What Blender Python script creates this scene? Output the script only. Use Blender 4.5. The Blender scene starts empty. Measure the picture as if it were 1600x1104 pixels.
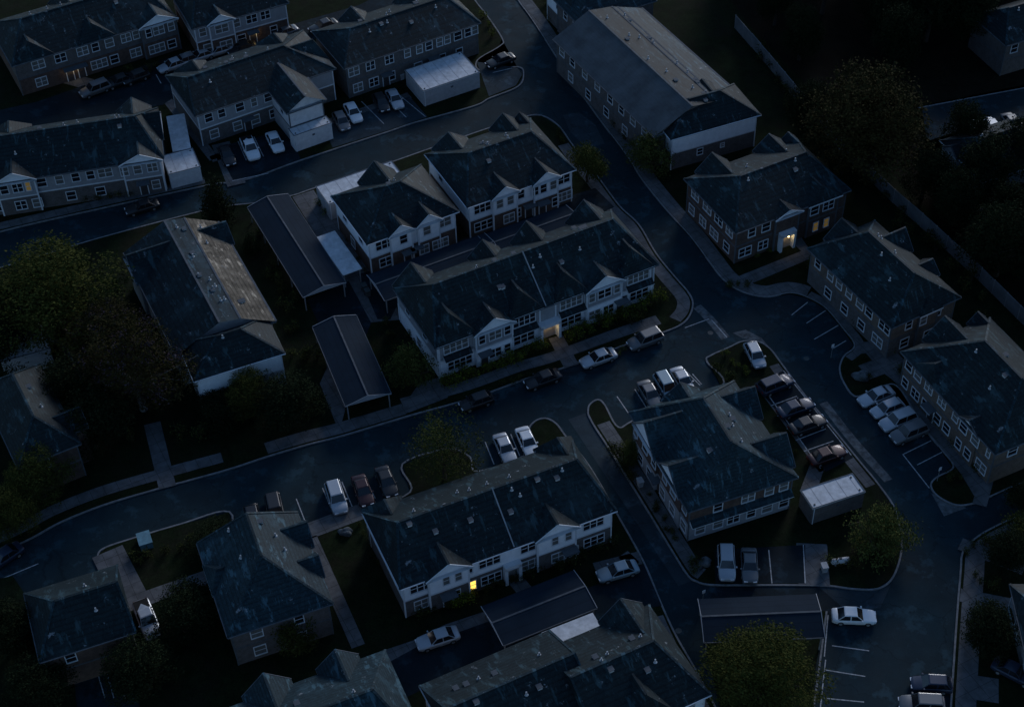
import bpy, bmesh, math, random
from mathutils import Vector, Matrix
random.seed(7)
S = bpy.context.scene
COL = S.collection
rad = math.radians
# ---------------------------------------------------------------- camera
H = 147.0; F = 2600.0; PITCH = rad(45); ROLL = rad(-2)
_d = Vector((0, math.cos(PITCH), -math.sin(PITCH))); _r = Vector((1, 0, 0)); _u = _r.cross(_d)
RT = math.cos(ROLL) * _r + math.sin(ROLL) * _u
UP = -math.sin(ROLL) * _r + math.cos(ROLL) * _u
cam = bpy.data.objects.new('camera', bpy.data.cameras.new('camera')); COL.objects.link(cam)
M = Matrix((RT, UP, -_d)).transposed().to_4x4(); M.translation = Vector((0, 0, H)); cam.matrix_world = M
cam.data.sensor_width = 36; cam.data.lens = 36 * F / 1600; cam.data.clip_end = 5000; cam.data.clip_start = 1
S.camera = cam
# ---------------------------------------------------------------- sky and light
AZ = rad(24); EL = rad(21)          # low light from beyond the top of the picture, a little right
W = bpy.data.worlds.new("World"); S.world = W; W.use_nodes = True
nt = W.node_tree; nt.nodes.clear()
sky = nt.nodes.new('ShaderNodeTexSky'); sky.sky_type = 'NISHITA'; sky.sun_disc = False
sky.sun_elevation = EL; sky.sun_rotation = AZ; sky.ozone_density = 4.0; sky.air_density = 1.0; sky.dust_density = 0.3
bg = nt.nodes.new('ShaderNodeBackground'); bg.inputs[1].default_value = 0.093
wo = nt.nodes.new('ShaderNodeOutputWorld')
hs = nt.nodes.new('ShaderNodeHueSaturation'); hs.inputs['Saturation'].default_value = 1.05; nt.links.new(sky.outputs[0], hs.inputs['Color']); nt.links.new(hs.outputs[0], bg.inputs[0]); nt.links.new(bg.outputs[0], wo.inputs[0])
sl = bpy.data.lights.new('sun', 'SUN'); sl.energy = 1.35; sl.angle = rad(18); sl.color = (0.97, 0.96, 1.0)
so = bpy.data.objects.new('sun', sl); COL.objects.link(so)
sdir = Vector((math.sin(AZ) * math.cos(EL), math.cos(AZ) * math.cos(EL), math.sin(EL)))
so.rotation_euler = sdir.to_track_quat('Z', 'Y').to_euler()
S.view_settings.view_transform = 'Standard'; S.view_settings.look = 'None'; S.view_settings.gamma = 1
S.view_settings.exposure = 0.45

# ---------------------------------------------------------------- survey helper: where a sight line meets a level
def G(p, z=0.0):
    v = _d * F + RT * (p[0] - 800) - UP * (p[1] - 552)
    k = (H - z) / -v.z
    return Vector((v.x * k, v.y * k, z))

# ---------------------------------------------------------------- materials
MATS = {}
def mat(name, col, rough=0.7, spec=0.2, metal=0.0, var=0.25, scale=1.5, bump=0.0, kind=None, coat=0.0, emit=None):
    m = bpy.data.materials.new(name); m.use_nodes = True; MATS[name] = m
    n = m.node_tree.nodes; l = m.node_tree.links; b = n['Principled BSDF']
    b.inputs['Roughness'].default_value = rough; b.inputs['Specular IOR Level'].default_value = spec
    b.inputs['Metallic'].default_value = metal; b.inputs['Coat Weight'].default_value = coat
    if emit:
        b.inputs['Emission Color'].default_value = (*emit[0], 1); b.inputs['Emission Strength'].default_value = emit[1]
    c = tuple(col)
    geo = n.new('ShaderNodeNewGeometry') if kind in ('world', 'asphalt', 'concrete', 'grass') else n.new('ShaderNodeTexCoord')
    src = geo.outputs['Position'] if kind in ('world', 'asphalt', 'concrete', 'grass') else geo.outputs['Object']
    def noise(sc, det=4, ro=0.6):
        t = n.new('ShaderNodeTexNoise'); t.inputs['Scale'].default_value = sc; t.inputs['Detail'].default_value = det
        t.inputs['Roughness'].default_value = ro; l.new(src, t.inputs['Vector']); return t
    def ramp(inp, a, bb, ca, cb):
        r = n.new('ShaderNodeValToRGB'); r.color_ramp.elements[0].position = a; r.color_ramp.elements[1].position = bb
        r.color_ramp.elements[0].color = (*ca, 1); r.color_ramp.elements[1].color = (*cb, 1); l.new(inp, r.inputs[0]); return r.outputs[0]
    def mix(f, a, bb, typ='MIX'):
        x = n.new('ShaderNodeMixRGB'); x.blend_type = typ
        for i, v in enumerate((f, a, bb)):
            if isinstance(v, bpy.types.NodeSocket): l.new(v, x.inputs[i])
            elif isinstance(v, tuple): x.inputs[i].default_value = (*v, 1)
            else: x.inputs[i].default_value = v
        return x.outputs[0]
    lo = tuple(x * (1 - var) for x in c); hi = tuple(min(1, x * (1 + var)) for x in c)
    big = noise(scale); out = ramp(big.outputs[0], 0.3, 0.7, lo, hi)
    h = None
    if kind == 'shingle':
        sep = n.new('ShaderNodeSeparateXYZ'); l.new(src, sep.inputs[0])
        ml = n.new('ShaderNodeMath'); ml.operation = 'MULTIPLY'; ml.inputs[1].default_value = 3.4; l.new(sep.outputs[2], ml.inputs[0])
        fr = n.new('ShaderNodeMath'); fr.operation = 'FRACT'; l.new(ml.outputs[0], fr.inputs[0])
        out = mix(0.55, out, ramp(fr.outputs[0], 0.0, 0.45, (0.25,) * 3, (1.15,) * 3), 'MULTIPLY')
        tab = noise(6, 2); out = mix(0.6, out, ramp(tab.outputs[0], 0.3, 0.7, (0.55,) * 3, (1.35,) * 3), 'MULTIPLY')
        patchn = noise(0.22, 5, 0.75); out = mix(ramp(patchn.outputs[0], 0.52, 0.66, (0,) * 3, (0.75,) * 3), out, tuple(x * 2.4 for x in c))  # broad paler patches mixed over the base colour
        mpz = n.new('ShaderNodeMapping'); mpz.inputs['Scale'].default_value = (1.1, 0.30, 0.30); l.new(src, mpz.inputs[0])
        st_ = n.new('ShaderNodeTexNoise'); st_.inputs['Scale'].default_value = 1.3; st_.inputs['Detail'].default_value = 5; st_.inputs['Roughness'].default_value = 0.65; l.new(mpz.outputs[0], st_.inputs['Vector'])
        out = mix(ramp(st_.outputs[0], 0.56, 0.64, (0,) * 3, (0.9,) * 3), out, tuple(x * 3.6 for x in c))
        sp = noise(0.9, 6, 0.8); out = mix(ramp(sp.outputs[0], 0.63, 0.66, (0,) * 3, (0.8,) * 3), out, (0.20, 0.22, 0.24))  # pale glints painted in as specks of lighter colour
        h = fr.outputs[0]
    elif kind == 'siding':
        sep = n.new('ShaderNodeSeparateXYZ'); l.new(src, sep.inputs[0])
        ml = n.new('ShaderNodeMath'); ml.operation = 'MULTIPLY'; ml.inputs[1].default_value = 5; l.new(sep.outputs[2], ml.inputs[0])
        fr = n.new('ShaderNodeMath'); fr.operation = 'FRACT'; l.new(ml.outputs[0], fr.inputs[0])
        out = mix(0.5, out, ramp(fr.outputs[0], 0.0, 0.2, (0.6,) * 3, (1.0,) * 3), 'MULTIPLY'); h = fr.outputs[0]
    elif kind == 'brick':
        sep = n.new('ShaderNodeSeparateXYZ'); l.new(src, sep.inputs[0])
        ad = n.new('ShaderNodeMath'); ad.operation = 'ADD'; l.new(sep.outputs[0], ad.inputs[0]); l.new(sep.outputs[1], ad.inputs[1])
        cb = n.new('ShaderNodeCombineXYZ'); l.new(ad.outputs[0], cb.inputs[0]); l.new(sep.outputs[2], cb.inputs[1])
        bt = n.new('ShaderNodeTexBrick'); bt.inputs['Scale'].default_value = 3.0
        bt.inputs['Color1'].default_value = (1, 1, 1, 1); bt.inputs['Color2'].default_value = (0.6, 0.6, 0.6, 1); bt.inputs['Mortar'].default_value = (1.3, 1.3, 1.3, 1)
        l.new(cb.outputs[0], bt.inputs['Vector']); out = mix(0.7, out, bt.outputs[0], 'MULTIPLY')
    elif kind == 'asphalt':
        f1 = noise(0.06, 6, 0.65); out = mix(0.8, out, ramp(f1.outputs[0], 0.35, 0.66, (0.75,) * 3, (1.35,) * 3), 'MULTIPLY')
        f2 = noise(9, 3); out = mix(0.5, out, ramp(f2.outputs[0], 0.3, 0.7, (0.7,) * 3, (1.3,) * 3), 'MULTIPLY')
        v = n.new('ShaderNodeTexVoronoi'); v.feature = 'DISTANCE_TO_EDGE'; v.inputs['Scale'].default_value = 0.12
        dn = noise(0.5, 3); vv = n.new('ShaderNodeVectorMath'); vv.operation = 'MULTIPLY_ADD'; l.new(dn.outputs[1], vv.inputs[0]); vv.inputs[1].default_value = (3, 3, 0); l.new(src, vv.inputs[2]); l.new(vv.outputs[0], v.inputs['Vector'])
        out = mix(ramp(v.outputs[0], 0.0, 0.012, (0.6,) * 3, (0,) * 3), out, tuple(x * 0.45 for x in c))
        f3 = noise(0.3, 4, 0.7)
        rr = ramp(f1.outputs[0], 0.35, 0.65, (0.6,) * 3, (0.9,) * 3); l.new(rr, b.inputs['Roughness'])
        out = mix(ramp(f3.outputs[0], 0.55, 0.64, (0,) * 3, (0.8,) * 3), out, tuple(x * 2.2 for x in c))
    elif kind == 'concrete':
        f1 = noise(0.4, 6, 0.7); out = mix(0.8, out, ramp(f1.outputs[0], 0.3, 0.7, (0.5,) * 3, (1.3,) * 3), 'MULTIPLY')
        bt = n.new('ShaderNodeTexBrick'); bt.inputs['Scale'].default_value = 0.32; bt.offset = 0; bt.inputs['Mortar Size'].default_value = 0.012
        bt.inputs['Row Height'].default_value = 0.5
        bt.inputs['Color1'].default_value = (1, 1, 1, 1); bt.inputs['Color2'].default_value = (0.88, 0.88, 0.88, 1); bt.inputs['Mortar'].default_value = (0.45, 0.45, 0.45, 1)
        mp = n.new('ShaderNodeMapping'); mp.inputs['Rotation'].default_value = (0, 0, rad(-26)); l.new(src, mp.inputs[0]); l.new(mp.outputs[0], bt.inputs['Vector'])
        out = mix(0.8, out, bt.outputs[0], 'MULTIPLY')
    elif kind == 'grass':
        f1 = noise(0.25, 6, 0.7); out = mix(ramp(f1.outputs[0], 0.45, 0.65, (0,) * 3, (0.75,) * 3), out, (0.013, 0.012, 0.008))
        f2 = noise(5, 4, 0.7); out = mix(0.8, out, ramp(f2.outputs[0], 0.3, 0.7, (0.4,) * 3, (1.6,) * 3), 'MULTIPLY')
        h = f2.outputs[0]
    elif kind == 'flatroof':
        f1 = noise(0.9, 7, 0.75); out = mix(0.9, out, ramp(f1.outputs[0], 0.32, 0.65, (0.75,) * 3, (1.1,) * 3), 'MULTIPLY')
        f2 = noise(1.8, 3); out = mix(ramp(f2.outputs[0], 0.70, 0.74, (0,) * 3, (0.7,) * 3), out, tuple(x * 0.3 for x in c))
    elif kind == 'leaf':
        oi = n.new('ShaderNodeObjectInfo')
        out = mix(0.35, out, ramp(oi.outputs['Random'], 0, 1, (0.6,) * 3, (1.4,) * 3), 'MULTIPLY')
    l.new(out, b.inputs['Base Color'])
    if h is not None and bump == 0: bump = 0.25
    if bump:
        bp = n.new('ShaderNodeBump'); bp.inputs['Strength'].default_value = bump; bp.inputs['Distance'].default_value = 0.03
        l.new(h if h is not None else noise(12, 3).outputs[0], bp.inputs['Height']); l.new(bp.outputs[0], b.inputs['Normal'])
    return m
mat('shingle_dark', (0.0082, 0.0160, 0.0190), 0.65, 0.12, kind='shingle')
mat('shingle_brown', (0.035, 0.033, 0.032), 0.85, 0.04, kind='shingle')
mat('shingle_grey', (0.013, 0.027, 0.034), 0.65, 0.10, kind='shingle')
mat('shingle_moss', (0.105, 0.090, 0.070), 0.85, 0.04, kind='shingle', scale=0.5, var=0.5)
mat('metal_roof', (0.013, 0.022, 0.033), 0.8, 0.05, var=0.12, scale=0.5, kind='siding')
mat('ribbed_grey_lit', (0.058, 0.068, 0.076), 0.6, 0.12, kind='siding', scale=0.4, var=0.3)  # paler grey with the lit look of a slope painted in
mat('cap', (0.075, 0.085, 0.095), 0.8)
mat('white_siding', (0.68, 0.71, 0.74), 0.65, kind='siding', var=0.08)
mat('grey_siding', (0.24, 0.25, 0.265), 0.7, kind='siding', var=0.1)
mat('beige_siding', (0.24, 0.225, 0.21), 0.7, kind='siding', var=0.1)
mat('brick', (0.085, 0.058, 0.048), 0.85, kind='brick', var=0.25)
mat('brick_tan', (0.125, 0.098, 0.08), 0.85, kind='brick', var=0.2)
mat('brick_grey', (0.10, 0.092, 0.09), 0.85, kind='brick', var=0.2)
mat('stucco', (0.30, 0.30, 0.31), 0.85, var=0.12, bump=0.1)
mat('stucco_light', (0.50, 0.50, 0.51), 0.85, var=0.12, bump=0.1)
mat('trim', (0.52, 0.545, 0.57), 0.5, var=0.08)
mat('trim_dim', (0.22, 0.235, 0.25), 0.6, var=0.15)
mat('glass', (0.012, 0.015, 0.02), 0.08, 0.6, var=0.1)
mat('blind', (0.10, 0.10, 0.095), 0.5, 0.5, var=0.25, scale=2)
mat('glass_lit', (0.3, 0.2, 0.05), 0.3, var=0.1, emit=((1.0, 0.62, 0.10), 1.3))
mat('glass_dim', (0.2, 0.15, 0.05), 0.3, var=0.1, emit=((1.0, 0.62, 0.15), 0.05))
mat('lamp_glow', (0.8, 0.7, 0.4), 0.3, var=0.1, emit=((1.0, 0.72, 0.30), 14.0))
mat('door_dark', (0.05, 0.045, 0.045), 0.5)
mat('flat_roof', (0.46, 0.48, 0.50), 0.7, kind='flatroof', var=0.15)
mat('asphalt', (0.0100, 0.0225, 0.0290), 0.85, 0.06, kind='asphalt', scale=0.5, var=0.15)
mat('asphalt_lot', (0.007, 0.014, 0.019), 0.85, 0.06, kind='asphalt', scale=0.5, var=0.15)
mat('asphalt_pale', (0.024, 0.036, 0.044), 0.85, 0.06, kind='asphalt', scale=0.5, var=0.2)
mat('concrete', (0.105, 0.108, 0.112), 0.85, 0.06, kind='concrete', scale=1.0, var=0.2)
mat('kerb', (0.16, 0.165, 0.17), 0.85, 0.06, kind='world', scale=2, var=0.3)
mat('gutter', (0.085, 0.095, 0.10), 0.85, 0.06, kind='world', scale=1.2, var=0.65)
mat('grass', (0.008, 0.013, 0.005), 0.95, 0.05, kind='grass', scale=0.6, var=0.35)
mat('mulch', (0.009, 0.007, 0.005), 0.95, 0.05, kind='grass', scale=0.6, var=0.35)
mat('paint', (0.30, 0.31, 0.32), 0.7, kind='world', scale=3, var=0.45)
mat('leaf_dark', (0.013, 0.018, 0.008), 0.9, 0.02, kind='leaf', var=0.3, scale=0.7)
mat('leaf_olive', (0.042, 0.046, 0.012), 0.9, 0.02, kind='leaf', var=0.3, scale=0.6)
mat('leaf_brown', (0.030, 0.026, 0.010), 0.9, 0.02, kind='leaf', var=0.3, scale=0.6)
mat('leaf_hedge', (0.050, 0.056, 0.016), 0.9, 0.02, kind='leaf', var=0.4, scale=0.9)
mat('leaf_lime', (0.13, 0.15, 0.015), 0.9, 0.02, kind='leaf', var=0.4, scale=0.9)
mat('blossom', (0.045, 0.032, 0.042), 0.9, 0.02, kind='leaf', var=0.3, scale=2)
mat('bark', (0.045, 0.036, 0.03), 0.9, bump=0.6)
mat('bark_pale', (0.16, 0.15, 0.14), 0.85, bump=0.4)
mat('fence_panel', (0.115, 0.125, 0.135), 0.7, kind='siding', var=0.25, scale=0.5)
mat('post', (0.18, 0.185, 0.19), 0.6)
mat('tyre', (0.012, 0.012, 0.012), 0.85)
mat('rim', (0.35, 0.35, 0.36), 0.35, 0.5, 0.6)
mat('carglass', (0.008, 0.010, 0.013), 0.08, 0.7)
mat('headlamp', (0.6, 0.62, 0.65), 0.15, 0.6)
mat('taillamp', (0.22, 0.015, 0.012), 0.2, 0.6)
mat('chrome', (0.4, 0.4, 0.42), 0.25, 0.5, 0.8)
for nm, c, mt in (('white', (0.60, 0.62, 0.63), 0), ('silver', (0.36, 0.38, 0.40), 0.35), ('grey', (0.12, 0.125, 0.13), 0.3), ('black', (0.014, 0.015, 0.017), 0.1),
                  ('maroon', (0.035, 0.009, 0.010), 0.2), ('navy', (0.02, 0.03, 0.055), 0.2), ('paleblue', (0.20, 0.27, 0.31), 0.3)):
    mat('paint_' + nm, c, 0.42, 0.4, mt, var=0.03, coat=0.2)
mat('pipe', (0.35, 0.36, 0.37), 0.5)
mat('tarp', (0.10, 0.20, 0.24), 0.6)
mat('bin', (0.05, 0.06, 0.06), 0.6)
mat('bin_pale', (0.30, 0.31, 0.32), 0.6)

# ---------------------------------------------------------------- mesh helpers
class MB:
    def __init__(s): s.v = []; s.f = []; s.m = []; s.mats = []
    def mi(s, m):
        if m not in s.mats: s.mats.append(m)
        return s.mats.index(m)
    def face(s, pts, m):
        i = len(s.v); s.v += [tuple(p) for p in pts]; s.f.append(tuple(range(i, i + len(pts)))); s.m.append(s.mi(m))
    def box(s, a, b, m, top=None):
        x0, y0, z0 = a; x1, y1, z1 = b
        p = [(x0, y0, z0), (x1, y0, z0), (x1, y1, z0), (x0, y1, z0), (x0, y0, z1), (x1, y0, z1), (x1, y1, z1), (x0, y1, z1)]
        for k, q in enumerate(((0, 3, 2, 1), (4, 5, 6, 7), (0, 1, 5, 4), (1, 2, 6, 5), (2, 3, 7, 6), (3, 0, 4, 7))):
            s.face([p[i] for i in q], top if (top and k == 1) else m)
    def bar(s, a, b, w, h, m):
        a = Vector(a); b = Vector(b); d = (b - a).normalized(); r = d.cross(Vector((0, 0, 1)))
        if r.length < 1e-4: r = Vector((1, 0, 0))
        r.normalize(); u = r.cross(d)
        P = [q + r * w / 2 * i + u * h / 2 * j for q in (a, b) for i, j in ((-1, -1), (1, -1), (1, 1), (-1, 1))]
        for q in ((0, 1, 2, 3), (7, 6, 5, 4), (0, 4, 5, 1), (1, 5, 6, 2), (2, 6, 7, 3), (3, 7, 4, 0)): s.face([P[i] for i in q], m)
    def tube(s, a, b, r0, r1, m, n=8, cap=True):
        a = Vector(a); b = Vector(b); d = (b - a).normalized(); r = d.orthogonal().normalized(); u = d.cross(r)
        A = [a + (r * math.cos(t) + u * math.sin(t)) * r0 for t in (2 * math.pi * i / n for i in range(n))]
        B = [b + (r * math.cos(t) + u * math.sin(t)) * r1 for t in (2 * math.pi * i / n for i in range(n))]
        for i in range(n): s.face([A[i], A[(i + 1) % n], B[(i + 1) % n], B[i]], m)
        if cap: s.face(B, m); s.face(A[::-1], m)
    def mesh(s, name, smooth=False, weld=False):
        me = bpy.data.meshes.new(name); me.from_pydata(s.v, [], s.f)
        for m in s.mats: me.materials.append(MATS[m])
        me.polygons.foreach_set('material_index', s.m)
        if weld:
            bm = bmesh.new(); bm.from_mesh(me); bmesh.ops.remove_doubles(bm, verts=bm.verts, dist=0.001); bmesh.ops.recalc_face_normals(bm, faces=bm.faces); bm.to_mesh(me); bm.free()
        if smooth: me.polygons.foreach_set('use_smooth', [True] * len(me.polygons))
        me.update(); return me
def link(name, me, parent=None, loc=None, rz=None):
    o = bpy.data.objects.new(name, me); COL.objects.link(o)
    if parent: o.parent = parent
    if loc is not None: o.location = loc
    if rz is not None: o.rotation_euler = (0, 0, rz)
    return o
def tag(o, label, cat, group=None):
    o['label'] = label; o['category'] = cat
    if group: o['group'] = group
    return o
def thing(name, label, cat, loc, rz=0, group=None):
    return tag(link(name, None, None, loc, rz), label, cat, group)
def dup(root, label, loc, rz, scale=None, group=None):
    r = root.copy(); COL.objects.link(r); r.location = loc; r.rotation_euler = (0, 0, rz); r['label'] = label
    if scale: r.scale = scale if hasattr(scale, '__len__') else (scale,) * 3
    if group: r['group'] = group
    elif 'group' in r: del r['group']
    for ch in root.children:
        c = ch.copy(); COL.objects.link(c); c.parent = r
        for g in ch.children:
            d = g.copy(); COL.objects.link(d); d.parent = c
    return r
def struct(name, me, kind='structure'):
    o = link(name, me); o['kind'] = kind; return o

# ---------------------------------------------------------------- ground
def smooth_line(pts, n=6):
    P = [Vector(p) for p in pts]; out = []
    for i in range(len(P) - 1):
        a = P[max(i - 1, 0)]; b = P[i]; c = P[i + 1]; d = P[min(i + 2, len(P) - 1)]
        for k in range(n):
            t = k / n; out.append(0.5 * ((2 * b) + (c - a) * t + (2 * a - 5 * b + 4 * c - d) * t * t + (3 * b - a - 3 * c + d) * t ** 3))
    out.append(P[-1]); return out
def offset(P, d):
    out = []
    for i, p in enumerate(P):
        a = P[max(i - 1, 0)]; b = P[min(i + 1, len(P) - 1)]; t = (b - a); t.z = 0; t.normalize()
        out.append(p + Vector((-t.y, t.x, 0)) * d)
    return out
def sheet(name, poly, z, m, thick=0.0, kind='structure', sm=False):
    P = [G(p) for p in poly]
    if sm: P = smooth_line(P + [P[0]], 4)[:-1]
    bm = bmesh.new(); vs = [bm.verts.new((p.x, p.y, z)) for p in P]
    f = bm.faces.new(vs)
    if f.normal.z < 0: f.normal_flip()
    if thick:
        n = len(vs); lo = [bm.verts.new((p.x, p.y, z - thick)) for p in P]
        for i in range(n): bm.faces.new((vs[i], vs[(i + 1) % n], lo[(i + 1) % n], lo[i]))
    bmesh.ops.triangulate(bm, faces=[g for g in bm.faces if len(g.verts) > 4])
    bm.normal_update()
    for g in bm.faces:
        if abs(g.normal.z) > 0.9 and g.normal.z < 0: g.normal_flip()
    me = bpy.data.meshes.new(name); bm.to_mesh(me); bm.free(); me.materials.append(MATS[m])
    return struct(name, me)
def strip(name, line, a, b, z, m, sm=True, thick=0.0):
    P = [G(p) for p in line]
    if sm: P = smooth_line(P)
    L = offset(P, a); R = offset(P, b); mb = MB()
    for i in range(len(P) - 1):
        q = [L[i], L[i + 1], R[i + 1], R[i]]
        q = [(v.x, v.y, z) for v in q]
        mb.face(q, m)
        if thick:
            for u, v in ((L[i], L[i + 1]), (R[i], R[i + 1])): mb.face([(u.x, u.y, z), (v.x, v.y, z), (v.x, v.y, z - thick), (u.x, u.y, z - thick)], m)
    me = mb.mesh(name, weld=True)
    for p in me.polygons:
        if p.normal.z < -0.5: p.flip()
    return struct(name, me)

mb = MB(); mb.face([(-1500, -1200, -0.06), (1500, -1200, -0.06), (1500, 1800, -0.06), (-1500, 1800, -0.06)], 'grass'); struct('ground', mb.mesh('ground'))
sheet('road', [(-200, -120), (1800, -120), (1800, 1300), (-200, 1300)], 0.0, 'asphalt')
BZ = 0.13
def block(poly, kerbs, walk=None):
    """a raised block of lawn with kerb lines along the road"""
    sheet('lawn', poly, BZ, 'grass', 0.16)
    for k in kerbs:
        strip('kerb', k, 0.0, 0.20, BZ + 0.015, 'kerb', thick=0.16)
K1T = [(-120, 450), (0, 420), (150, 375), (289, 338), (350, 324), (403, 318), (457, 307), (490, 296), (603, 258), (677, 232), (760, 203), (820, 184), (846, 182), (871, 197), (891, 224), (910, 250), (935, 280), (967, 323), (997, 352), (1024, 397), (1052, 432), (1073, 456), (1081, 472), (1078, 490), (1066, 505), (1041, 517), (970, 541), (875, 576), (820, 592), (740, 621), (636, 650), (536, 680), (481, 694), (420, 712), (353, 734), (247, 763), (163, 788), (95, 815), (49, 840), (0, 862), (-120, 910)]
block(K1T, [K1T])
K2 = [(-120, 400), (0, 362), (165, 324), (322, 290), (363, 285), (400, 276), (457, 255), (520, 234), (606, 206), (650, 191), (740, 166), (764, 154), (808, 136), (817, 118), (808, 106), (752, 112), (745, 95), (780, 73), (784, 62), (761, 27), (740, 0), (700, -60)]
block(K2 + [(-120, -60)], [K2[::-1]])
K3 = [(780, -45), (808, 0), (833, 35), (881, 109), (930, 179), (977, 242), (1003, 282), (1038, 326), (1079, 372), (1106, 408), (1130, 438), (1160, 457), (1198, 465), (1234, 459), (1259, 465), (1289, 482), (1316, 514), (1334, 540), (1318, 556), (1311, 572), (1312, 586), (1318, 600), (1330, 617), (1345, 620), (1382, 604), (1404, 608), (1439, 664), (1471, 705), (1488, 730), (1463, 745), (1453, 758), (1463, 775), (1492, 790), (1520, 788), (1550, 776), (1600, 755), (1720, 715)]
block(K3 + [(1720, -80), (760, -80)], [K3])
K6 = [(1720, 760), (1600, 802), (1550, 824), (1521, 842), (1503, 862), (1499, 897), (1493, 970), (1488, 1044), (1484, 1104), (1480, 1200)]
block(K6 + [(1750, 1200)], [K6])
K5 = [(920, 647), (922, 634), (934, 626), (944, 634), (966, 669), (1000, 654), (1128, 606), (1106, 566), (1111, 557), (1140, 544), (1160, 535), (1184, 535), (1202, 546), (1219, 568), (1259, 622), (1300, 670), (1343, 723), (1370, 756), (1397, 796), (1407, 845), (1404, 875), (1392, 904), (1370, 919), (1332, 919), (1289, 914), (1200, 913), (1115, 913), (1088, 907), (1074, 896), (1045, 850), (1017, 804), (960, 712), (930, 666), (920, 647)]
block(K5[:-1], [K5])
K4 = [(157, 880), (155, 866), (165, 857), (196, 846), (283, 820), (358, 801), (368, 852), (480, 822), (552, 803), (642, 770), (630, 726), (700, 703), (733, 715), (747, 738), (835, 705), (827, 675), (836, 660), (852, 655), (868, 663), (884, 684), (920, 730), (963, 804), (1004, 878), (1033, 947), (1055, 994), (1083, 1043), (1115, 1103), (1150, 1180)]
block(K4 + [(420, 1180), (230, 1180), (205, 1010), (182, 950)], [K4])
sheet('lawn', [(-120, 930), (20, 900), (60, 960), (110, 1010), (120, 1104), (130, 1180), (-120, 1180)], BZ, 'grass', 0.16)
K9 = [(1100, 925), (1104, 990), (1125, 1104), (1140, 1180)]
block([(1100, 1000), (1125, 1104), (1140, 1180), (1262, 1180), (1275, 1040), (1290, 955), (1275, 955), (1270, 1000)], [[(1290, 955), (1284, 1000), (1276, 1060), (1268, 1120), (1262, 1180)]])
# sidewalks along the kerbs
Zc = BZ + 0.010
def walk(line, a, b, m='concrete', z=None): return strip('sidewalk', line, a, b, z or Zc, m)
walk(K3[:15], 0.25, 2.1)
walk(K3[14:19], 0.25, 1.3)
walk(K1T[14:25], -1.9, -0.25)
walk(K1T[25:31], -3.0, -1.3)
walk(K1T[30:34], -2.1, -0.25)
walk(K1T[34:], -2.8, -1.2)
walk(K2[1:4], 0.3, 1.8)
walk(K6, 0.5, 2.6)
walk(K5[27:33], -1.9, -0.25)
walk(K5[13:18], -1.5, -0.25)
walk([(1345, 545), (1375, 580), (1404, 606), (1439, 662), (1471, 703), (1500, 742), (1520, 775)], 0.1, 1.9)
walk([(1040, 960), (1060, 1003), (1092, 1065), (1125, 1125)], -4.6, -0.3)
# paved yards, paths and parking aprons
def yard(poly, m='concrete', z=0.014): return sheet('pavement', poly, BZ + z, m)
def path(line, w, z=0.018, m='concrete'):
    return strip('path', line, -w / 2, w / 2, BZ + z, m, sm=False)
yard([(457, 309), (490, 298), (512, 330), (545, 352), (572, 410), (612, 468), (630, 500), (578, 505), (540, 443)])
yard([(480, 470), (545, 440), (580, 505), (560, 560), (500, 510)], 'asphalt_lot', 0.022)
path([(868, 527), (893, 573)], 1.9)
yard([(655, 600), (688, 590), (700, 622), (640, 645), (620, 650)], 'concrete', 0.022)
yard([(518, 560), (540, 640), (530, 676), (500, 600)], 'concrete', 0.02)
path([(1233, 362), (1262, 398), (1160, 440)], 2.0)
path([(1410, 560), (1350, 583)], 2.6)
path([(1400, 540), (1340, 545)], 2.0)
path([(238, 662), (262, 762)], 2.0)
path([(470, 835), (590, 790)], 2.3)
path([(1268, 850), (1272, 915)], 3.4)
yard([(1122, 905), (1260, 900), (1330, 960), (1100, 960)], 'asphalt_lot', -0.10)
path([(1240, 640), (1280, 720), (1262, 770)], 1.8)
path([(1190, 600), (1290, 735)], 1.7)
path([(1500, 850), (1600, 890)], 1.8); path([(1500, 930), (1600, 950)], 1.8); path([(1495, 1070), (1560, 1080)], 3)
path([(975, 880), (990, 870)], 2); path([(800, 900), (830, 935)], 1.8)
path([(930, 890), (1000, 872)], 1.8)
path([(485, 840), (560, 1010)], 1.5)
path([(590, 1030), (650, 1010), (700, 985), (790, 955)], 1.6)
path([(168, 862), (205, 935)], 3.6); path([(200, 945), (330, 900)], 2.0, 0.022)
path([(345, 225), (370, 290)], 2.6); path([(330, 250), (520, 190), (640, 150)], 1.5)
path([(240, 130), (335, 250)], 1.4)
path([(100, 122), (140, 133)], 2.6)
path([(880, 60), (905, 75)], 1.2)
path([(1545, 735), (1530, 790)], 1.6)
# lots on the blocks
def lot(poly, m='asphalt_lot', z=0.026): return sheet('parking_lot', poly, BZ + z, m)
lot([(-120, 200), (60, 160), (150, 128), (270, 90), (420, 50), (560, 10), (640, -30), (760, -40), (640, 20), (500, 50), (470, 95), (300, 135), (255, 165), (100, 200), (-120, 260)])
lot([(338, 232), (450, 203), (470, 250), (400, 275), (365, 284)])
lot([(505, 200), (640, 152), (668, 184), (606, 205), (520, 232)], 'asphalt_pale')
lot([(745, 98), (808, 107), (816, 118), (806, 135), (764, 152)], 'asphalt_pale')
lot([(1178, 600), (1224, 580), (1333, 716), (1290, 738)])
lot([(1116, 860), (1258, 852), (1258, 912), (1118, 912)])
lot([(1440, 168), (1600, 138), (1720, 118), (1720, 175), (1600, 186), (1500, 205), (1448, 222)], 'asphalt')
lot([(590, 1045), (650, 1012), (790, 962), (930, 915), (1006, 882), (1034, 947), (985, 955), (850, 990), (700, 1060), (590, 1110)])
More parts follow.
